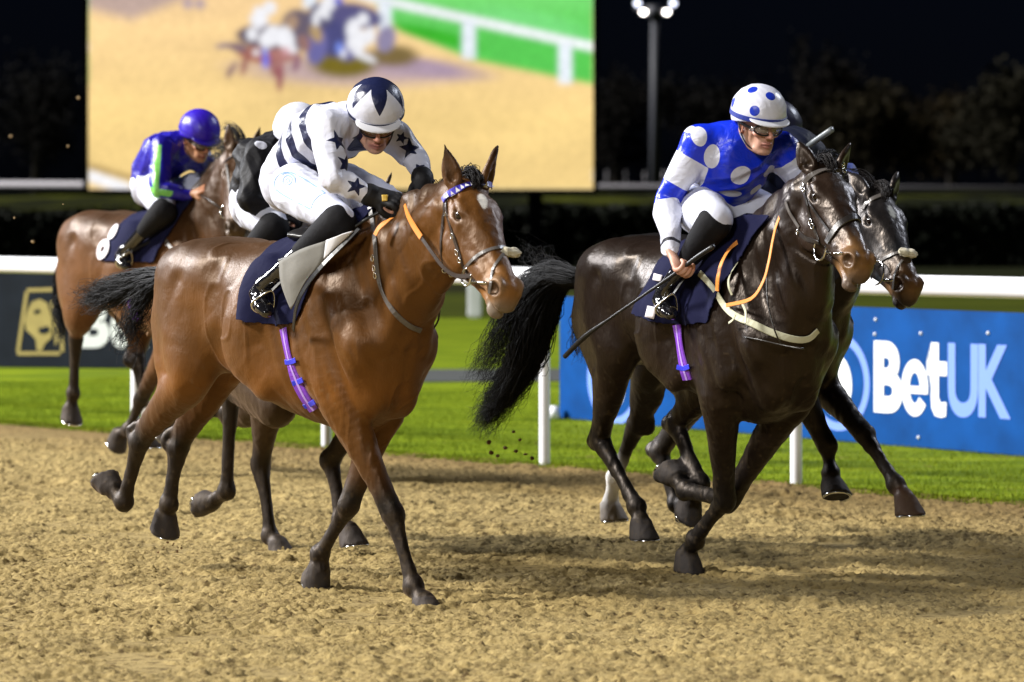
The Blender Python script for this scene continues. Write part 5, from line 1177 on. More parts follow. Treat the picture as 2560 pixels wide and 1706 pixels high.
J1['hipl'] = mirror(J1['hipr']); J1['kn_l'] = mirror(J1['kn_r']); J1['anl'] = mirror(J1['anr']); J1['hel'] = mirror(J1['her']); J1['tol'] = mirror(J1['tor'])
def jp1(bv, P, N, loc):
    a, b = J1['pelvis'], J1['neck']; ab = b - a; L = np.linalg.norm(ab); t = (loc - a) @ ab / L ** 2
    arm = np.min([seg_t(loc, J1['sh' + q], J1['el' + q])[1] for q in 'rl'] + [seg_t(loc, J1['el' + q], J1['wr' + q])[1] for q in 'rl'], 0)
    trunk = seg_t(loc, a, b)[1]; tw = t + .05 * np.sin(loc[:, 2] * 9)
    hoop = np.min([np.abs(tw - c) * L - .022 for c in (.26, .47, .68)], 0)
    hoop = np.where(arm < .088, .1, hoop); hoop = np.where(loc[:, 2] > 2.02, np.abs(hoop) * 0 + .1, hoop)
    m = hoop
    for q in ((846, 352, .048, .052, .5), (864, 412, .052, .050, .2), (890, 466, .045, .042, -.3), (1025, 372, .046, .050, .1), (1046, 420, .036, .038, .3), (905, 340, .05, .04, .2), (1004, 345, .03, .03, .9)):
        m = np.minimum(m, decal(bv, P, N, q[0], q[1], q[2], q[3], q[4], 'star'))
    ck = seg_t(loc, J1['neck'], J1['chest'])[1]; front = (loc - J1['neck']) @ nrm(np.array([.8, 0, -.6]))
    col = np.maximum(np.linalg.norm(loc - (J1['neck'] + np.array([.05, 0, -.03])), axis=1) - .085, -(front - .02)); col = np.where(arm < .07, .1, col)
    back = np.maximum(np.linalg.norm((loc - (J1['chest'] * .55 + J1['neck'] * .45 + np.array([-.09, 0, .12]))) / np.array([1, 1.0, 1]), axis=1) - .065, -1)
    return [np.minimum(np.minimum(m, col), back)]
def hp1(bv, P, N, loc, A):
    x, y, z = A.loc(loc); th = np.arctan2(y, x + .012); el = np.arctan2(z - .048, np.hypot(x + .012, y))
    n = 6; ph = np.abs((th / (2 * math.pi / n) + .5) % 1 - .5) * 2           # 0 on a ray, 1 between
    edge = np.radians(62) - np.radians(50) * (1 - np.abs(ph))
    return [(edge - el) * .1]
bq = lambda bv, P, N, loc: [np.full(len(P), 1.0)]
Y1 = jockey(dict(fr=f1, J=J1, face=tofr(f1, (.14, -.84, -.46)), hs=1.0, hand=.9, label='jockey in white silks with navy stars and hoops, riding the bay with the white star',
    jc=WHT, jm=cloth_mat('white_silk_navy', WHT, [NAVY], .40, .011, 11, .4), jp=jp1, wr=.0055, seed=3,
    hm=cloth_mat('quartered_cap', WHT, [NAVY], .35, .002, 20), hp=hp1, pm=mat('white_peak', (.62, .63, .69), .35), bandm=mat('navy_band', NAVY, .5), lens=M_LENS_Y,
    knr=(.02, 0, -.02), palmr=(.1, -.6, -.8), palml=(.1, .6, -.8), bp=bq, bm=M_BREECH))
# gloves of jockey 1
for q in 'rl':
    P = fist_prims(J1['ha' + q], J1['ha' + q] - J1['wr' + q] + np.array([.02, 0, -.02] if q == 'r' else [0, 0, 0]), None, (.1, -.6 if q == 'r' else .6, -.8), J1['wr' + q], (0, 0, 0), 1.16, 1 if q == 'r' else -1)
    P.append(Chain([J1['el' + q] + (J1['wr' + q] - J1['el' + q]) * .86, J1['wr' + q], J1['ha' + q] * .5 + J1['wr' + q] * .5], [.047, .042, .035], None, (0, 1, 0), .02, (0, 0, 0)))
    cloth('glove', P, f1, .004, Y1['body'], M_GLOVE, .0008, 60, 2, 2)
# ---- jockey 2: blue silks with white spots
BLU = (.006, .030, .62)
def lj(fr, near, du): v = np.array(near, float); v[1] -= du; return v
J2 = dict(head=p2(1897, 312, -.02), neck=p2(1860, 372, -.01), chest=p2(1838, 412, 0), waist=p2(1808, 462, 0), hem=p2(1800, 488, 0), pelvis=p2(1790, 505, 0),
          shr=p2(1748, 358, .17), elr=p2(1668, 500, .28), wrr=p2(1676, 628, .35), har=p2(1696, 668, .36),
          shl=p2(1958, 378, -.19), ell=p2(2000, 448, -.27), wrl=p2(1992, 470, -.14), hal=p2(1990, 492, -.10),
          hipr=p2(1752, 528, .13), kn_r=p2(1790, 552, .24), anr=p2(1668, 718, .31), her=p2(1648, 752, .32), tor=p2(1678, 788, .34))
J2['hipl'] = mirror(J2['hipr']); J2['kn_l'] = p2(1935, 548, -.22); J2['anl'] = mirror(J2['anr']); J2['hel'] = mirror(J2['her']); J2['tol'] = mirror(J2['tor'])
def jp2(bv, P, N, loc):
    spots = [(1747, 337, .034, .048, .2), (1780, 392, .034, .052, -.1), (1853, 440, .046, .042, .3), (1722, 322, .022, .045, .5), (1806, 283, .05, .03, 0), (1922, 428, .03, .035, 0), (1826, 484, .05, .020, -.2), (1795, 340, .001, .001, 0), (1890, 475, .03, .03, 0)]
    m = np.full(len(P), .2)
    for q in spots: m = np.minimum(m, decal(bv, P, N, *q, 'disc'))
    tr, dr = seg_t(loc, J2['shr'], J2['elr']); tl, dl = seg_t(loc, J2['shl'], J2['ell']); fr_, fdr = seg_t(loc, J2['elr'], J2['wrr']); fl_, fdl = seg_t(loc, J2['ell'], J2['wrl'])
    ua = np.where(dr < dl, tr, tl); du = np.minimum(dr, dl); fa = np.where(fdr < fdl, fr_, fl_); df = np.minimum(fdr, fdl)
    L = .26; puff = np.maximum(np.abs(ua - .50) * L - .062, du - .098); fore = np.maximum((.10 - fa) * .24, np.maximum(df - .09, 0) * 10 - .02)
    band = np.maximum(np.abs(fr_ - .86) * .22 - .006, fdr - .07)
    m = np.where(du < .1, np.minimum(m + 0, puff), m); m = np.minimum(m, np.where((df < .075) & (fa > .02), fore, .2)); m = np.minimum(m, puff)
    coll = np.linalg.norm(loc - (J2['neck'] + np.array([.035, 0, .035])), axis=1) - .080
    m = np.minimum(m, coll)
    return [m, band]
def hp2(bv, P, N, loc, A):
    m = np.full(len(P), .2); x, y, z = A.loc(loc); c = np.array([-.012, 0, .048]); v = np.stack([x, y, z], 1) - c; v /= np.linalg.norm(v, axis=1)[:, None]
    for az, el, r in ((2, 44, .021), (38, 12, .022), (62, 58, .022), (-52, 10, .02), (110, 18, .022), (150, 50, .022), (-120, 50, .022), (-100, 10, .022)):
        a, e = math.radians(az), math.radians(el); d = np.array([math.cos(e) * math.cos(a), math.cos(e) * math.sin(a), math.sin(e)]); m = np.minimum(m, np.linalg.norm((v - d) * .125, axis=1) - r)
    return [m]
Y2 = jockey(dict(fr=f2, J=J2, face=tofr(f2, (.42, -.88, -.20)), hs=1.0, label='jockey in royal blue silks with large white spots, riding the dark brown horse',
    jc=BLU, jm=cloth_mat('blue_silk_white_spots', BLU, [WHT, (.02, .02, .03)], .33, .010, 11, .5), jp=jp2, wr=.005, seed=8, sleeve=1.08,
    tr=[.066, .100, .135, .128, .120], tw=[.066, .140, .165, .150, .145],
    hm=cloth_mat('white_cap_blue_spots', WHT, [(.01, .035, .45)], .35, .002, 20), hp=hp2, pm=mat('white_peak_2', (.62, .63, .69), .35), bandm=mat('blue_band', (.012, .03, .25), .5), bw=1.9, lens=M_LENS_C,
    knr=(.01, 0, -.01), palmr=(.75, -.25, .2), palml=(.3, .6, -.6), hand=.98, skin=(.50, .29, .215),
    th=[.106, .102, .084, .068, .048]))
# ---- jockey 4: purple with green sleeve stripe, at the rear
PUR = (.014, .009, .30); GRN = (.20, .58, .12)
p4j = lambda x, y, u: p4(x + 13, y, u)
J4 = dict(head=p4j(484, 348, -.02), neck=p4j(440, 372, -.01), chest=p4j(408, 390, 0), waist=p4j(378, 420, 0), hem=p4j(376, 442, 0), pelvis=p4j(376, 458, 0),
          shr=p4j(392, 372, .17), elr=p4j(384, 475, .27), wrr=p4j(462, 488, .12), har=p4j(487, 478, .09),
          shl=p4j(490, 400, -.18), ell=p4j(520, 450, -.24), wrl=p4j(515, 478, -.10), hal=p4j(512, 472, -.06),
          hipr=p4j(378, 478, .13), kn_r=p4j(398, 525, .26), anr=p4j(305, 622, .31), her=p4j(286, 642, .32), tor=p4j(304, 668, .34))
J4['hipl'] = mirror(J4['hipr']); J4['kn_l'] = mirror(J4['kn_r']); J4['anl'] = mirror(J4['anr']); J4['hel'] = mirror(J4['her']); J4['tol'] = mirror(J4['tor'])
def jp4(bv, P, N, loc):
    m = np.full(len(P), .2)
    for a, b, hf in ((J4['shr'], J4['elr'], 0), (J4['elr'], J4['wrr'], 1)):
        t, d = seg_t(loc, a, b); ax = nrm(b - a); s_ = nrm(np.cross(ax, np.array([.75, .66, 0]))); w = (loc - a) @ s_
        side = (loc - a) @ np.array([.45, .9, 0]); seg = np.where((d < .09) & (side > -.0), np.abs(w + .012) - .020, .2)
        seg = np.maximum(seg, (t - .75) * .25) if hf else np.maximum(seg, (.08 - t) * .25); m = np.minimum(m, seg)
    return [m]
Y4 = jockey(dict(fr=f4, J=J4, face=tofr(f4, (.50, -.74, -.38)), hs=1.0, label='jockey in purple cap and silks with lime green sleeve stripe, at the rear left',
    jc=PUR, jm=cloth_mat('purple_silk_green_stripe', PUR, [GRN], .38, .009, 11, .5), jp=jp4, wr=.005, seed=12, hb=.0055, hc=.0065,
    hm=mat('purple_cap', (.028, .008, .42), .4, bump=.002, bscale=20), pm=mat('purple_peak', (.018, .006, .25), .4), bandm=mat('purple_band', (.02, .007, .33), .5), lens=M_LENS_C,
    palmr=(.1, -.6, -.6), palml=(.1, .6, -.6), skin=(.40, .20, .11)))
# ---- jockey 5: black jacket, white cap, behind jockey 1
J5 = dict(head=p5(744, 350, -.02), neck=p5(700, 385, -.01), chest=p5(668, 410, 0), waist=p5(655, 455, 0), hem=p5(652, 480, 0), pelvis=p5(652, 500, 0),
          shr=p5(650, 392, .17), elr=p5(625, 500, .27), wrr=p5(692, 530, .13), har=p5(722, 535, .10),
          shl=p5(770, 420, -.18), ell=p5(800, 480, -.24), wrl=p5(790, 520, -.10), hal=p5(792, 528, -.06),
          hipr=p5(650, 525, .13), kn_r=p5(688, 566, .20), anr=p5(560, 700, .27), her=p5(545, 720, .27), tor=p5(575, 745, .28))
J5['hipl'] = mirror(J5['hipr']); J5['kn_l'] = mirror(J5['kn_r']); J5['anl'] = mirror(J5['anr']); J5['hel'] = mirror(J5['her']); J5['tol'] = mirror(J5['tor'])
def jp5(bv, P, N, loc): return [decal(bv, P, N, 652, 362, .030, .024, -.1, 'disc')]
Y5 = jockey(dict(fr=f5, J=J5, face=tofr(f5, (.30, -.80, -.50)), hs=1.0, label='jockey in plain black jacket and white cap, half hidden behind the jockey with navy stars',
    jc=(.012, .012, .016), jm=cloth_mat('black_satin', (.010, .010, .013), [WHT], .6, .008, 11, .22), jp=jp5, wr=.008, seed=21, hb=.006, hc=.006, sleeve=1.1,
    hm=mat('white_cap', WHT, .4, bump=.002, bscale=20), pm=mat('white_peak_5', WHT, .4), bandm=M_WHITE, lens=M_LENS_C, palmr=(.1, -.6, -.6), palml=(.1, .6, -.6)))
P = fist_prims(J5['har'], J5['har'] - J5['wrr'], None, (.1, -.6, -.6), J5['wrr'], (0, 0, 0), 1.15, 1)
P.append(Chain([J5['elr'] + (J5['wrr'] - J5['elr']) * .86, J5['wrr'], J5['har'] * .5 + J5['wrr'] * .5], [.040, .038, .034], None, (0, 1, 0), .02, (0, 0, 0)))
g5, _ = cloth('glove', P, f5, .005, Y5['body'], M_GLOVE, .0008, 60, 2, 2); g5['label'] = 'black glove with a gold emblem'
# ---- jockey 3: beyond jockey 2, only slivers show
J3 = dict(head=p3(1936, 344, -.02), neck=p3(1985, 375, -.01), chest=p3(1975, 400, 0), waist=p3(1950, 450, 0), hem=p3(1940, 480, 0), pelvis=p3(1930, 500, 0),
          shr=p3(1900, 385, .17), elr=p3(1880, 470, .27), wrr=p3(1960, 500, .13), har=p3(1985, 500, .10),
          shl=p3(2060, 415, -.18), ell=p3(2120, 440, -.22), wrl=p3(2110, 478, -.10), hal=p3(2090, 500, -.06),
          hipr=p3(1890, 520, .13), kn_r=p3(1930, 560, .24), anr=p3(1830, 690, .27), her=p3(1810, 715, .27), tor=p3(1835, 750, .28))
J3['hipl'] = mirror(J3['hipr']); J3['kn_l'] = mirror(J3['kn_r']); J3['anl'] = mirror(J3['anr']); J3['hel'] = mirror(J3['her']); J3['tol'] = mirror(J3['tor'])
def jp3(bv, P, N, loc): return [decal(bv, P, N, 2125, 420, .05, .05, 0, 'disc')]
Y3 = jockey(dict(fr=f3, J=J3, face=tofr(f3, (.5, -.80, -.40)), hs=1.0, label='jockey in dark navy silks almost wholly hidden behind the blue and white spotted jockey',
    jc=(.012, .016, .04), jm=cloth_mat('navy_satin', (.008, .011, .03), [(.10, .14, .42)], .6, .006, 13, .2), jp=jp3, wr=.006, seed=25, hb=.006, hc=.006,
    hm=mat('navy_cap', (.022, .023, .055), .4, bump=.002, bscale=20), pm=mat('navy_peak', (.02, .03, .08), .4), bandm=M_RUB, lens=M_LENS_C, palmr=(.1, -.6, -.6), palml=(.1, .6, -.6)))
print('riders', _t.time() - _t0)
# ---------------------------------------------------------------- hair
def hair(R, kind, path, rad, n, **kw):
    return strands(kind, path, rad, n, fr=R['fr'], parent=R['obj'], **kw)
P_ = lambda f, u, *pts: [f(x, y, u) for x, y in pts]
def forelock(R, H, n=150, seed=3, L=.13, m=M_MANE):
    strands('forelock', [H(-.05, 0, .02), H(-.01, 0, .055), H(.05, .0, .048), H(.05 + L * .5, .005, .028)], [.030, .028, .028, .022], n, seg=8, thick=.0022, seed=seed, fr=R['fr'], mat=m, parent=R['obj'], curl=.006)
def mane(R, a, b, n=400, seed=4, fall=(-.06, .05, .02), L=.12, m=M_MANE):
    a, b = np.array(a), np.array(b); Rr = np.random.RandomState(seed); V = []
    for k in range(9):
        p = a + (b - a) * k / 8; q = np.array(fall) * (.7 + .6 * Rr.rand())
        V.append(([p - np.array([0, 0, .03]), p + np.array([0, 0, .028]) + q * .3, p + q + np.array([0, 0, .02]), p + q * 1.8 + np.array([0, 0, -.02])]))
    bm_all = []
    for k, path in enumerate(V): bm_all.append(strands('mane_tuft', path, [.035, .035, .04, .03], n // 9, seg=8, thick=.0024, seed=seed * 20 + k, fr=R['fr'], mat=m, curl=.012))
    Ps, Qs, off = [], [], 0
    for o in bm_all:
        P = vcos(o.data); nq = len(o.data.loops); q = np.empty(nq, np.int32); o.data.loops.foreach_get('vertex_index', q); Ps.append(P); Qs.append(q.reshape(-1, 4) + off); off += len(P); me = o.data; bpy.data.objects.remove(o); bpy.data.meshes.remove(me)
    link('mane', mesh_np('mane', np.vstack(Ps), np.vstack(Qs)), m, R['obj'])
forelock(R1, H1, 130, 3, -.03); mane(R1, H1(-.06, 0, .0), (.62, 0, 1.52), 300, 4, (-.02, -.05, -.005))
forelock(R2, H2, 80, 5, .0); mane(R2, H2(-.06, 0, .0), (.60, 0, 1.50), 460, 6, (-.03, -.07, .0))
forelock(R3, H3, 110, 7, .0); mane(R3, H3(-.06, 0, .0), (.60, 0, 1.52), 420, 8, (-.08, .05, .03))
forelock(R4, H4, 120, 9, .10); mane(R4, H4(-.06, 0, .0), (.60, 0, 1.64), 420, 10, (-.10, .0, .05))
strands('tail', P_(p1, .0, (418, 688), (372, 697), (322, 716), (262, 738), (205, 748)), [.035, .050, .065, .075, .06], 1000, seg=14, thick=.0016, seed=21, fr=f1, mat=M_HAIR, parent=R1['obj'], curl=.03, lenvar=.6)
strands('tail', P_(p1, .02, (415, 695), (375, 720), (338, 780), (318, 838), (300, 872)), [.030, .05, .06, .06, .05], 210, seg=14, thick=.0018, seed=22, fr=f1, mat=M_HAIR, parent=R1['obj'], curl=.05, lenvar=.6)
strands('tail', P_(p2, .0, (1452, 700), (1392, 700), (1345, 780), (1318, 880), (1275, 960), (1232, 1020), (1205, 1068)), [.035, .070, .100, .090, .075, .055, .032], 1900, seg=18, thick=.0018, seed=23, fr=f2, mat=M_HAIR, parent=R2['obj'], curl=.045, lenvar=.6)
strands('tail', P_(p2, .05, (1448, 695), (1372, 688), (1300, 760), (1250, 860), (1205, 925), (1188, 960)), [.035, .07, .10, .09, .07, .05], 620, seg=16, thick=.0014, seed=24, fr=f2, mat=M_HAIR, parent=R2['obj'], curl=.035, lenvar=.6)
strands('tail', P_(p2, .0, (1448, 690), (1390, 672), (1330, 645), (1295, 625)), [.03, .04, .05, .04], 60, seg=14, thick=.0012, seed=25, fr=f2, mat=M_HAIR, parent=R2['obj'], curl=.07, lenvar=.5)
strands('tail', P_(p4, .0, (172, 610), (160, 640), (146, 720), (150, 800), (156, 850)), [.02, .03, .03, .03, .02], 260, seg=12, thick=.0026, seed=26, fr=f4, mat=M_HAIR, parent=R4['obj'], curl=.03)
strands('tail', [(-.80, 0, 1.28), (-.92, 0, 1.25), (-1.02, 0, 1.05), (-1.08, 0, .85)], [.03, .06, .08, .05], 400, seg=12, thick=.0026, seed=27, fr=f3, mat=M_HAIR, parent=R3['obj'], curl=.03)
strands('tail', [(-.80, 0, 1.25), (-.88, 0, 1.2), (-.92, 0, 1.0), (-.93, 0, .8)], [.03, .05, .06, .04], 200, seg=12, thick=.0026, seed=28, fr=f5, mat=M_HAIR, parent=R5['obj'], curl=.03)
# ---------------------------------------------------------------- saddle cloths: the horse's own surface lifted and trimmed
M_NAVYC = mat('navy_saddle_cloth', (.007, .008, .034), .85, spec=.12, sheen=.0, bump=.005, bscale=7, dist=1.0)
def saddle_cloth(R, keep, lift, mt, label=None, amp=.008, seed=1, hem=None, name='saddle_cloth'):
    me, loc, fr = R['me'], R['loc'], R['fr']; N = vnors(me); n = len(me.loops); q = np.empty(n, np.int32); me.loops.foreach_get('vertex_index', q); Q = q.reshape(-1, 4)
    k = keep(loc); Q = Q[k[Q].all(1)]; used = np.unique(Q); mp = np.full(len(loc), -1); mp[used] = np.arange(len(used)); L = loc[used]; Qn = mp[Q]
    P = vcos(me)[used]; Nn = N[used]; E = np.vstack([Qn[:, [0, 1]], Qn[:, [1, 2]], Qn[:, [2, 3]], Qn[:, [3, 0]]])
    a = np.concatenate([E[:, 0], E[:, 1]]); b = np.concatenate([E[:, 1], E[:, 0]]); cnt = np.bincount(a, minlength=len(P))[:, None]
    P = P + Nn * lift
    if hem is not None: P = P + hem(L, Nn)
    P = wrinkle(P, Nn, amp, 16, seed)
    for _ in range(6):
        P = P + .5 * (np.stack([np.bincount(a, P[b, i], len(P)) for i in range(3)], 1) / cnt - P)
    m2 = mesh_np(name, P, Qn); o = link(name, m2, mt, R['obj']); md = o.modifiers.new('solid', 'SOLIDIFY'); md.thickness = .006; md.offset = 1.0
    return o, bvh_of(m2), L
def front_slope(L, s0, z0, k): return L[:, 0] - (s0 + k * (L[:, 2] - z0))
k1 = lambda L: (front_slope(L, .40, 1.20, .55) < 0) & (front_slope(L, .0, 1.10, .0) > 0) & (L[:, 2] > 1.08 + .10 * np.abs(L[:, 0] - .22)) & (L[:, 2] < 1.7)
def hem1(L, N):
    w = np.clip((1.30 - L[:, 2]) / .2, 0, 1); o = N * (w * .012 * np.sin(L[:, 0] * 30))[:, None]; o[:, 0] -= w * .0; return o
c1, cb1, _ = saddle_cloth(R1, k1, .012, M_NAVYC, amp=.006, seed=2, hem=hem1)
k2 = lambda L: (front_slope(L, .40, 1.10, .55) < 0) & (front_slope(L, -.14, 1.10, .35) > 0) & (L[:, 2] > 1.06 + .12 * np.abs(L[:, 0] - .2)) & (L[:, 2] < 1.54)
c2, cb2, _ = saddle_cloth(R2, k2, .012, M_NAVYC, amp=.006, seed=4, hem=hem1)
k4 = lambda L: (front_slope(L, .34, 1.15, .55) < 0) & (L[:, 0] > -.20 + .5 * (L[:, 2] - 1.24)) & (L[:, 2] > 1.24) & (L[:, 2] < 1.66)
c4_, cb4, _ = saddle_cloth(R4, k4, .014, M_NAVYC, amp=.006, seed=5, hem=hem1)
k5 = lambda L: (L[:, 0] < .40) & (L[:, 0] > -.05) & (L[:, 2] > 1.15) & (L[:, 2] < 1.6)
c5, cb5, _ = saddle_cloth(R5, k5, .014, M_NAVYC, amp=.006, seed=6)
c3, cb3, _ = saddle_cloth(R3, k5, .014, M_NAVYC, amp=.006, seed=7)
def patch(name, bvs, c, mt, parent, lift=.012, nu=14, nv=10, bow=.0, thick=.004):
    """a panel stretched between four photo corners, lying on the surface below"""
    TL, TR, BR, BL = [np.array(v, float) for v in c]; G = np.zeros((nu, nv, 3)); ok = np.zeros((nu, nv), bool); Nn = np.zeros((nu, nv, 3))
    for i in range(nu):
        for j in range(nv):
            a, b = i / (nu - 1), j / (nv - 1); q = (TL * (1 - a) + TR * a) * (1 - b) + (BL * (1 - a) + BR * a) * b; q = q + np.array([1, .6]) * bow * a * math.sin(math.pi * b); best = None
            for bv in bvs:
                h = ray(bv, *q)
                if h[0] is not None and (best is None or h[0].y < best[0].y): best = h
            if best: G[i, j] = np.array(best[0]) + np.array(best[1]) * lift; ok[i, j] = True; Nn[i, j] = best[1]
    for _ in range(12):                                     # fill misses and smooth
        H_ = G.copy()
        for i in range(nu):
            for j in range(nv):
                nb = [(x, y) for x, y in ((i - 1, j), (i + 1, j), (i, j - 1), (i, j + 1)) if 0 <= x < nu and 0 <= y < nv and ok[x, y]]
                if nb:
                    mm = np.mean([H_[x, y] for x, y in nb], 0)
                    if not ok[i, j]: G[i, j] = mm; ok[i, j] = True
                    elif 0 < i < nu - 1 and 0 < j < nv - 1: G[i, j] = .5 * H_[i, j] + .5 * mm
    i = (np.arange(nu - 1)[:, None] * nv + np.arange(nv - 1)[None]).ravel(); me = mesh_np(name, G.reshape(-1, 3), np.stack([i, i + nv, i + nv + 1, i + 1], 1)); o = link(name, me, mt, parent); md = o.modifiers.new('solid', 'SOLIDIFY'); md.thickness = thick; return o
M_GREYP = mat('grey_suede_pad', (.17, .165, .15), .85, bump=.0012, bscale=40, noise=.08, nscale=20)
B1 = [R1['bvh'], cb1]; B2 = [R2['bvh'], cb2]; B3 = [R3['bvh']]; B4 = [R4['bvh'], cb4]; o1, o2, o3, o4 = R1['obj'], R2['obj'], R3['obj'], R4['obj']
def flap(name, rows, mt, parent):                                    # a stiff panel given by rows of (photo x, photo y, distance out from the horse's midline)
    G = np.array([[f1.w(p1(*q))[0] for q in r] for r in rows]); nu, nv = G.shape[:2]; A = np.array([spline(r, 5) for r in G]); A = np.array([spline(A[:, j], 5) for j in range(A.shape[1])]).transpose(1, 0, 2)
    nu, nv = A.shape[:2]; i = (np.arange(nu - 1)[:, None] * nv + np.arange(nv - 1)[None]).ravel(); o = link(name, mesh_np(name, A.reshape(-1, 3), np.stack([i, i + nv, i + nv + 1, i + 1], 1)), mt, parent); md = o.modifiers.new('solid', 'SOLIDIFY'); md.thickness = .006; return o
pd_ = flap('saddle_pad', [[(697, 654, .365), (750, 624, .35), (815, 602, .30)], [(700, 700, .365), (745, 680, .36), (808, 650, .31)], [(712, 740, .36), (736, 728, .355), (765, 702, .34)], [(726, 774, .35), (728, 772, .35), (732, 764, .35)]], M_GREYP, o1)
flap('pad_edge', [[(815, 601, .305), (850, 588, .27), (884, 579, .22)], [(812, 622, .31), (840, 608, .28), (866, 596, .24)], [(809, 648, .315), (822, 636, .30), (836, 622, .28)]], M_WHITE, pd_)
ribbon('girth_strap', [f1.w(p1(*q))[0] for q in ((898, 572, .20), (858, 612, .26), (808, 662, .32), (767, 714, .345), (742, 764, .35), (733, 826, .30))], [np.array([f1.r[0], f1.r[1], .1])] * 6, .022, .003, M_RUB, o1)
M_PURP = mat('purple_elastic_girth', (.19, .045, .50), .32, spec=.6, coat=.3, bump=.0008, bscale=70); M_BLUEL = mat('blue_elastic_keeper', (.03, .04, .62), .4); M_LILAC = mat('lilac_stripe', (.45, .30, .75), .4)
g1 = [(711, 822), (718, 862), (728, 905), (742, 948), (762, 990), (786, 1024)]
gg = strap('girth', B1, g1, .058, M_PURP, o1, .006, .004); strap('girth_stripe', B1, [(x + 1, y) for x, y in g1], .012, M_LILAC, gg, .011, .001)
for q in (((718, 905), (744, 900)), ((735, 958), (762, 948)), ((764, 1014), (792, 1002))): strap('keeper', B1, [q[0], ((q[0][0] + q[1][0]) / 2, (q[0][1] + q[1][1]) / 2 + 1), q[1]], .022, M_BLUEL, gg, .011, .002)
g2 = [(1694, 812), (1700, 850), (1706, 890), (1713, 925), (1720, 948)]
gg2 = strap('girth', B2, g2, .052, M_PURP, o2, .006, .004); strap('girth_stripe', B2, g2, .010, M_LILAC, gg2, .011, .001); strap('keeper', B2, [(1696, 918), (1712, 921), (1728, 916)], .022, M_BLUEL, gg2, .011, .002)
strap('girth', B4, [(318, 700), (322, 725), (330, 760), (342, 800)], .06, M_PURP, o4, .006, .004)
# saddles: low pads under each rider
def saddle(R, bvo, s0=.18, s1=.42, zt=1.50, dz=0.0):
    fr = R['fr']; P = [Chain([(s0 - .04, 0, 1.46 + dz), (s0 + .08, 0, 1.455 + dz), (s1 - .04, 0, 1.50 + dz), (s1 + .03, 0, 1.535 + dz)], [.035, .028, .032, .022], [.15, .13, .10, .06], (0, 1, 0), .02, (0, 0, 0))]
    cloth('saddle', P, fr, .007, R['obj'], M_RUB, 0, relax_it=3)
for R, d_ in ((R1, .0), (R2, .0), (R3, 0), (R4, .10), (R5, -.02)): saddle(R, None, dz=d_)
# ---------------------------------------------------------------- bridles
M_BROW = mat('blue_browband', (.05, .04, .42), .4); M_STRAPG = mat('worn_grey_leather', (.10, .09, .085), .35, spec=.6, bump=.0006, bscale=90); M_FLEECE = mat('sheepskin', (.50, .46, .34), .9, sheen=.4, bump=.010, bscale=45); M_CREAM = mat('cream_webbing', (.50, .50, .36), .6, bump=.0006, bscale=120)
def fleece(R, px, py, w, h, seed, parent):
    c, n = rayn(R['bvh'], px, py); c = np.array(c); H = R['head']; fr = R['fr']; X, Y, Z = fr.wv(H.X), fr.wv(H.Y), fr.wv(H.Z); bm = bmesh.new(); bmesh.ops.create_icosphere(bm, subdivisions=4, radius=1)
    Rr = np.random.RandomState(seed); K = Rr.randn(6, 3) * 4
    for v in bm.verts:
        p = np.array(v.co); b_ = 1 + .10 * np.sin(K @ p * 1.6).sum() / 3 + .05 * (Rr.rand() - .5); wst = 1 - .22 * math.exp(-(p[1] / .3) ** 2); q = c + np.array(n) * .012 + b_ * (p[0] * X * h * wst + p[1] * Y * w + p[2] * Z * h * .8 * wst); v.co = q
    me = bpy.data.meshes.new('noseband_fleece'); bm.to_mesh(me); bm.free(); smooth(me); return link('noseband_fleece', me, M_FLEECE, parent)
# runner 1
bb = strap('browband', B1, [(1109, 503), (1120, 489), (1140, 477), (1165, 466), (1195, 461), (1222, 464), (1243, 476)], .030, M_BROW, o1, .006, .003)
def tri_trim(bvs, pxs, n, size, parent):
    A = spline(np.array(pxs, float), 12); cum = np.concatenate([[0], np.cumsum(np.linalg.norm(np.diff(A, axis=0), axis=1))]); bm = bmesh.new()
    for k in range(n):
        d = cum[-1] * (k + .5) / n; x = np.interp(d, cum, A[:, 0]); y = np.interp(d, cum, A[:, 1]); c, nn = ray(bvs[0], x, y)
        if c is None: continue
        x2 = np.interp(d + 2, cum, A[:, 0]); y2 = np.interp(d + 2, cum, A[:, 1]); c2, _ = ray(bvs[0], x2, y2)
        if c2 is None: c2 = c + Vector((.01, 0, 0))
        t = (c2 - c).normalized(); u = nn.cross(t); u = u if u.z > 0 else -u; o = c + nn * .0105
        vs = [bm.verts.new(o + t * a * size + u * b * size) for a, b in ((-.5, -.55), (.5, -.55), (0, .55))]; bm.faces.new(vs)
    me = bpy.data.meshes.new('triangle_trim'); bm.to_mesh(me); bm.free(); return link('triangle_trim', me, M_WHITE, parent)
tri_trim(B1, [(1111, 502), (1120, 490), (1140, 478), (1165, 467), (1195, 462), (1222, 465), (1241, 475)], 12, .020, bb)
strap('cheekpiece', B1, [(1115, 500), (1118, 530), (1128, 570), (1143, 615), (1153, 645), (1160, 668)], .018, M_LEATHER, o1)
strap('throat_lash', B1, [(1113, 505), (1108, 560), (1104, 620), (1110, 668)], .014, M_LEATHER, o1)
strap('noseband', B1, [(1162, 672), (1177, 656), (1195, 640), (1215, 629), (1240, 621), (1262, 620)], .016, M_STRAPG, o1)
strap('noseband', B1, [(1258, 636), (1244, 655), (1233, 676), (1228, 705), (1224, 735)], .013, M_STRAPG, o1)
strap('noseband', B1, [(1160, 668), (1172, 690), (1190, 705)], .014, M_LEATHER, o1)
strap('curb_strap', B1, [(1108, 672), (1128, 686), (1150, 692), (1170, 694)], .020, M_LEATHER, o1)
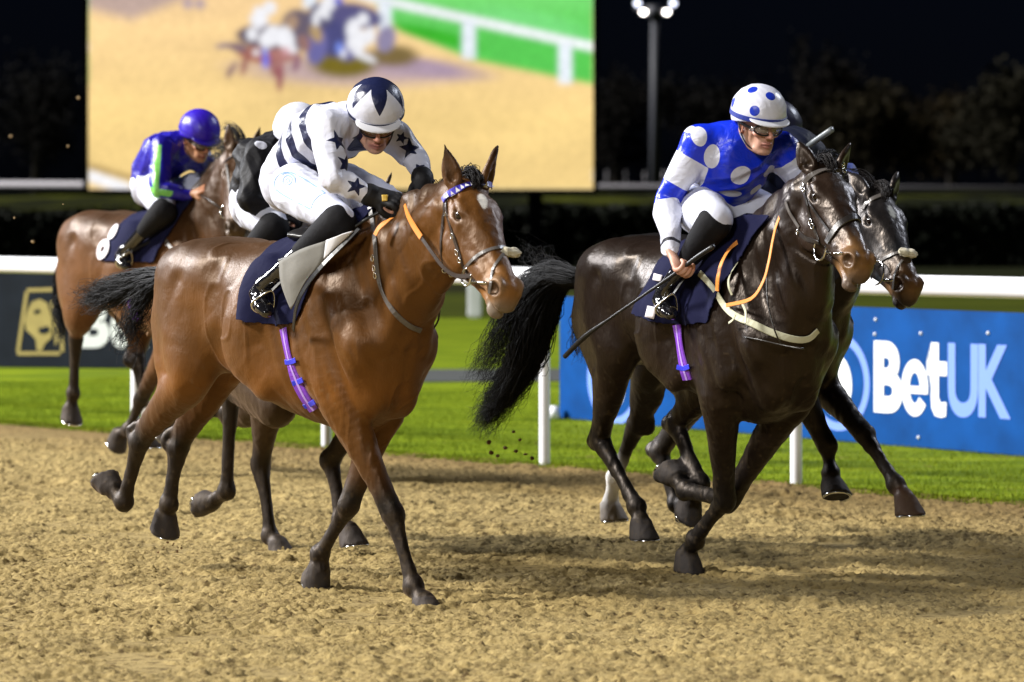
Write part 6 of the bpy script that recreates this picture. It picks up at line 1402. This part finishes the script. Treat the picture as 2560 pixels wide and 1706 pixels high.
for q in ((1119, 536), (1134, 590), (1146, 632), (1152, 650), (1112, 674), (1128, 684)):
    c, n = ray(R1['bvh'], *q)
    if c is not None: wring('buckle', np.array(c) + np.array(n) * .009, n, .010, .0022, M_STEEL, o1)
fleece(R1, 1271, 626, .048, .026, 4, o1)
def bit(R, px, py, rad, bar0, bar1, e=.75, tr=.0045, parent=None):
    c, n = rayn(R['bvh'], px, py)
    if c is None: return
    side = R['fr'].wv(R['head'].Y); c = np.array(c) + side * .022; wring('bit_ring', c, side, rad, tr, M_STEEL, R['obj'])
    a, an = rayn(R['bvh'], *bar0); b, bn = rayn(R['bvh'], *bar1)
    if a is not None and b is not None: tube('bit_bar', [np.array(a) + side * .016, np.array(b) + side * .004], [.0075, .0055], M_STEEL, R['obj'], 10, res=1)
    return c
b1 = bit(R1, 1178, 694, .034, (1186, 706), (1218, 708))
# reins of runner 1
def wpt(fr, f, x, y, u): return fr.w(f(x, y, u))[0]
nr = lambda fr: fr.r_ if hasattr(fr, 'r_') else np.array([fr.r[0], fr.r[1], .1])
b1p = [wpt(f1, p1, 1176, 690, .14), wpt(f1, p1, 1140, 690, .15), wpt(f1, p1, 1108, 668, .155), wpt(f1, p1, 1076, 626, .15), wpt(f1, p1, 1052, 592, .14)]
rn = ribbon('rein', b1p, [nr(f1)] * 5, .018, .002, M_LEATHER, o1)
ribbon('rein_grip', [wpt(f1, p1, 1053, 594, .142), wpt(f1, p1, 1034, 565, .135), wpt(f1, p1, 1020, 538, .12), wpt(f1, p1, 1012, 512, .10)], [nr(f1)] * 4, [.026, .026, .022, .014], .003, M_ORANGE, rn)
ribbon('rein_grip', [wpt(f1, p1, 938, 588, .19), wpt(f1, p1, 948, 570, .18), wpt(f1, p1, 965, 555, .16), wpt(f1, p1, 980, 545, .13)], [nr(f1)] * 4, .024, .003, M_ORANGE, rn)
tube('rein', [wpt(f1, p1, 1088, 735, -.14), wpt(f1, p1, 1098, 760, -.15), wpt(f1, p1, 1096, 800, -.16), wpt(f1, p1, 1078, 830, -.16)], .004, M_LEATHER, o1)
ms = [(926, 520), (934, 560), (939, 600), (943, 650), (948, 695), (961, 737), (987, 781), (1022, 813), (1050, 826)]
st = strap('breast_strap', B1, ms, .022, M_STRAPG, o1, .006)
for q in ((936, 646), (940, 668), (942, 688)):
    c, n = ray(R1['bvh'], *q)
    if c is not None: wring('buckle', np.array(c) + np.array(n) * .012, n, .012, .0025, M_STEEL, st, .6)
# stirrups
def stirrup(R, J, q='r'):
    fr = R['fr']; an, toe, heel = J['an' + q], J['to' + q], J['he' + q]; c = heel + (toe - heel) * .62; ax = nrm(toe - heel); up = nrm(an - c); up = nrm(up - (up @ ax) * ax); sd = np.cross(ax, up)
    pts = [c + sd * .052 * math.cos(a) * (1 if math.sin(a) < 0 else 1 - .45 * math.sin(a)) + up * (.075 * math.sin(a) if math.sin(a) > 0 else .036 * math.sin(a)) for a in np.linspace(0, 2 * math.pi, 33)]
    r_ = tube('stirrup', [fr.w(p)[0] for p in pts], .0055, M_STEEL, R['obj'], 8, res=1); top = fr.w(c + up * .075)[0]; kn = J['kn_' + q] * .45 + J['hip' + q] * .0 + J['pelvis'] * .55; kn = np.array([J['hip' + q][0] * .4 + J['kn_' + q][0] * .6, np.sign(J['an' + q][1]) * .20, 1.40])
    ribbon('stirrup_leather', [top, fr.w((c + up * .075) * .5 + kn * .5 + np.array([0, np.sign(an[1]) * .01, 0]))[0], fr.w(kn)[0]], [nr(fr)] * 3, .014, .002, M_RUB, R['obj'])
for R, J in ((R1, J1), (R2, J2), (R3, J3), (R4, J4), (R5, J5)):
    for q in 'rl': stirrup(R, J, q)
# runner 2
M_BL2 = mat('black_bridle_leather', (.020, .017, .016), .30, spec=.7, bump=.0006, bscale=80)
strap('browband', B2, [(2006, 470), (2018, 448), (2034, 436), (2056, 428), (2080, 426), (2100, 430)], .022, M_STRAPG, o2, .005)
strap('cheekpiece', B2, [(2010, 472), (2018, 505), (2026, 540), (2036, 570), (2048, 600)], .018, M_BL2, o2); strap('cheekpiece', B2, [(2014, 484), (2030, 515), (2050, 545), (2074, 578)], .012, M_BL2, o2)
strap('noseband', B2, [(2070, 606), (2080, 588), (2094, 568), (2114, 552), (2136, 543), (2158, 546)], .030, M_BL2, o2, .006, .004)
strap('throat_lash', B2, [(1966, 505), (1975, 530), (1988, 552), (2000, 570)], .016, M_STRAPG, o2); strap('curb_strap', B2, [(1999, 582), (2015, 596), (2032, 602), (2050, 606)], .020, M_BL2, o2)
for q in ((2010, 466), (2014, 476), (2030, 556), (2034, 566), (1998, 580), (2104, 414), (2106, 428)):
    c, n = ray(R2['bvh'], *q)
    if c is not None: wring('buckle', np.array(c) + np.array(n) * .009, n, .011, .0026, M_STEEL, o2)
bit(R2, 2062, 622, .050, (2072, 634), (2108, 634), tr=.005)
rh = J2['hal']
fo = lambda u, *pts: [wpt(f2, p2, x, y, u_) for (x, y), u_ in zip(pts, u)]
rr = ribbon('rein', fo((.10, .12, .16, .20, .23, .25, .25), (1972, 498), (1944, 555), (1932, 600), (1922, 655), (1908, 704), (1878, 747), (1816, 764)), [nr(f2)] * 7, .017, .002, M_ORANGE, o2)
ribbon('rein', fo((.05, .12, .19, .25, .28, .28), (1948, 562), (1883, 584), (1832, 615), (1806, 653), (1795, 694), (1793, 728)), [nr(f2)] * 6, .026, .0025, M_ORANGE, o2)
ribbon('rein', fo((.10, .18, .25, .27, .26), (1884, 602), (1846, 653), (1824, 691), (1822, 716), (1830, 738)), [nr(f2)] * 5, .014, .002, M_CREAM, o2)
tube('rein', fo((.16, .19, .20, .19, .15, .12), (1916, 660), (1918, 740), (1926, 790), (1940, 835), (1958, 862), (2008, 872)), .0035, M_BL2, o2)
tube('rein', fo((-.20, -.20, -.14, .0, .12), (2046, 790), (2036, 826), (2024, 860), (2012, 870), (2006, 873)), .0035, M_BL2, o2)
tube('rein', fo((.24, .22, .18, .14), (1857, 842), (1900, 850), (1950, 862), (2006, 873)), .003, M_BL2, o2)
bp_ = strap('breast_plate', B2, [(1752, 684), (1786, 720), (1812, 764), (1840, 790), (1883, 811), (1934, 834), (1985, 848), (2020, 846), (2042, 826)], .030, M_CREAM, o2, .007, .003)
tube('breast_plate', fo((-.20, -.22, -.22, -.20), (2046, 816), (2066, 798), (2076, 772), (2060, 748)), .007, M_CREAM, o2)
ribbon('strap_end', fo((.25, .25, .26), (1856, 760), (1864, 780), (1864, 808)), [nr(f2)] * 3, .014, .002, M_CREAM, o2); ribbon('strap_end', fo((.27, .27, .27), (1838, 788), (1832, 800), (1822, 808)), [nr(f2)] * 3, .010, .002, M_CREAM, o2)
M_NUM = mat('white_cloth_number', (.66, .62, .66), .6)
patch('cloth_number', B2, ((1644, 688), (1664, 689), (1659, 706), (1640, 704)), M_NUM, c2, .016, 5, 5); patch('cloth_number', B2, ((1628, 766), (1648, 768), (1640, 797), (1622, 792)), M_NUM, c2, .016, 5, 5)
# runner 3
strap('browband', B3, [(2158, 524), (2166, 510), (2182, 498), (2204, 489)], .022, M_STRAPG, o3); strap('noseband', B3, [(2198, 656), (2216, 644), (2242, 634), (2262, 632)], .016, M_STRAPG, o3); strap('noseband', B3, [(2256, 652), (2244, 672), (2237, 692), (2234, 724)], .013, M_STRAPG, o3)
fleece(R3, 2266, 637, .046, .026, 9, o3); bit(R3, 2204, 684, .052, (2214, 700), (2236, 702), tr=.0045)
# runner 4
strap('browband', B4, [(562, 408), (574, 396), (592, 389), (612, 388), (632, 394)], .020, M_LEATHER, o4); strap('cheekpiece', B4, [(566, 412), (572, 450), (578, 490)], .016, M_LEATHER, o4); strap('noseband', B4, [(576, 500), (592, 488), (610, 486), (626, 492)], .022, M_LEATHER, o4)
tube('rein', [wpt(f4, p4, 562, 530, .10), wpt(f4, p4, 530, 505, .13), wpt(f4, p4, 492, 482, .09)], .007, M_LEATHER, o4); wring('bit_ring', wpt(f4, p4, 563, 530, .10), f4.wv((.3, 1, 0)), .035, .006, M_STEEL, o4)
strap('breast_strap', B4, [(404, 570), (420, 610), (445, 635), (470, 650)], .022, M_STRAPG, o4)
def ring_patch(bvs, cx, cy, rx, ry, inner, a, parent):
    bm = bmesh.new(); prev = None; first = None; n = 28
    for k in range(n + 1):
        t = 2 * math.pi * k / n; row = []
        for s_ in (1, .75, .5 if inner > .45 else inner):
            s_ = 1 - (1 - inner) * {1: 0, .75: .5}.get(s_, 1); x, y = rx * s_ * math.cos(t), ry * s_ * math.sin(t); c, nn = None, None
            for bv in bvs:
                h = ray(bv, cx + x * math.cos(a) - y * math.sin(a), cy + x * math.sin(a) + y * math.cos(a))
                if h[0] is not None and (c is None or h[0].y < c.y): c, nn = h
            row.append(bm.verts.new(c + nn * .018) if c is not None else None)
        if prev:
            for i in range(2):
                if all(v is not None for v in (prev[i], prev[i + 1], row[i + 1], row[i])): bm.faces.new((prev[i], prev[i + 1], row[i + 1], row[i]))
        prev = row
    me = bpy.data.meshes.new('cloth_number'); bm.to_mesh(me); bm.free(); return link('cloth_number', me, M_NUM, parent)
ring_patch(B4, 263, 625, 14, 27, .32, .35, c4_); ring_patch(B4, 288, 584, 8, 21, .25, .5, c4_)
# ---------------------------------------------------------------- whips, each held by its rider
def whip(name_label, pts, rads, mt, res=4):
    o = tube('riding_whip', pts, rads, mt, None, 10, res=res); tag(o, name_label, 'whip', 'riding whips'); return o
M_WHIP = mat('black_whip', (.012, .012, .013), .4, spec=.5, bump=.0008, bscale=120); M_WHIPG = mat('grey_whip_foam', (.16, .18, .19), .35, spec=.6)
whip('black riding whip held level by the jockey with navy stars', [wpt(f1, p1, 700, 655, .30), wpt(f1, p1, 712, 650, .295), wpt(f1, p1, 770, 632, .27), wpt(f1, p1, 850, 590, .20), wpt(f1, p1, 920, 546, .13), wpt(f1, p1, 985, 512, .05)], [.013, .013, .010, .0065, .0065, .008], M_WHIP)
whip('black riding whip trailing down from the bare fist of the spotted jockey', [wpt(f2, p2, 1784, 616, .33), wpt(f2, p2, 1740, 645, .35), wpt(f2, p2, 1694, 680, .37), wpt(f2, p2, 1610, 738, .40), wpt(f2, p2, 1520, 800, .42), wpt(f2, p2, 1462, 842, .43), wpt(f2, p2, 1412, 892, .44)], [.011, .0105, .0085, .0065, .0065, .012, .011], M_WHIP)
whip('grey foam tipped riding whip sticking up behind the dark brown horse', [wpt(f3, p3, 2080, 324, .0), wpt(f3, p3, 2030, 358, .0), wpt(f3, p3, 2000, 382, .0), wpt(f3, p3, 1980, 410, .02)], [.014, .013, .009, .007], M_WHIPG)

for R in (R1, R2, R3, R4, R5): horseshoes(R)
# printed piping on the white breeches, badges on the gloves
M_PIPE = mat('pale_blue_print', (.22, .38, .60), .6); bj = [Y1['bbv']]; brc = [o for o in Y1['body'].children if o.name.startswith('breeches')][0]
for pts in ([(688, 470), (686, 456), (696, 439), (722, 431), (755, 445), (785, 464), (812, 483)], [(690, 474), (706, 486), (727, 498), (752, 511), (776, 523)], [(812, 484), (796, 492), (784, 505), (778, 521)],
            [(707, 452), (712, 442), (722, 440), (730, 447), (728, 458), (718, 463), (709, 459), (707, 452)], [(700, 455), (706, 438), (722, 434), (736, 444), (738, 460)], [(714, 452), (720, 447), (724, 453), (718, 457)]):
    strap('piping', bj, pts, .0055, M_PIPE, brc, .0015, .0006, 5)
M_BADGE = mat('gold_badge', (.55, .36, .05), .5)
def badge(Y, px, py, w):
    for g in [o for o in Y['body'].children if o.name.startswith('glove')]:
        bv = bvh_of(g.data); h = ray(bv, px, py)
        if h[0] is not None: patch('badge', [bv], ((px - w, py - w), (px + w, py - w), (px + w * .8, py + w), (px - w * .8, py + w)), M_BADGE, g, .002, 5, 5, thick=.001); return
badge(Y1, 962, 496, 8); badge(Y5, 706, 524, 10)
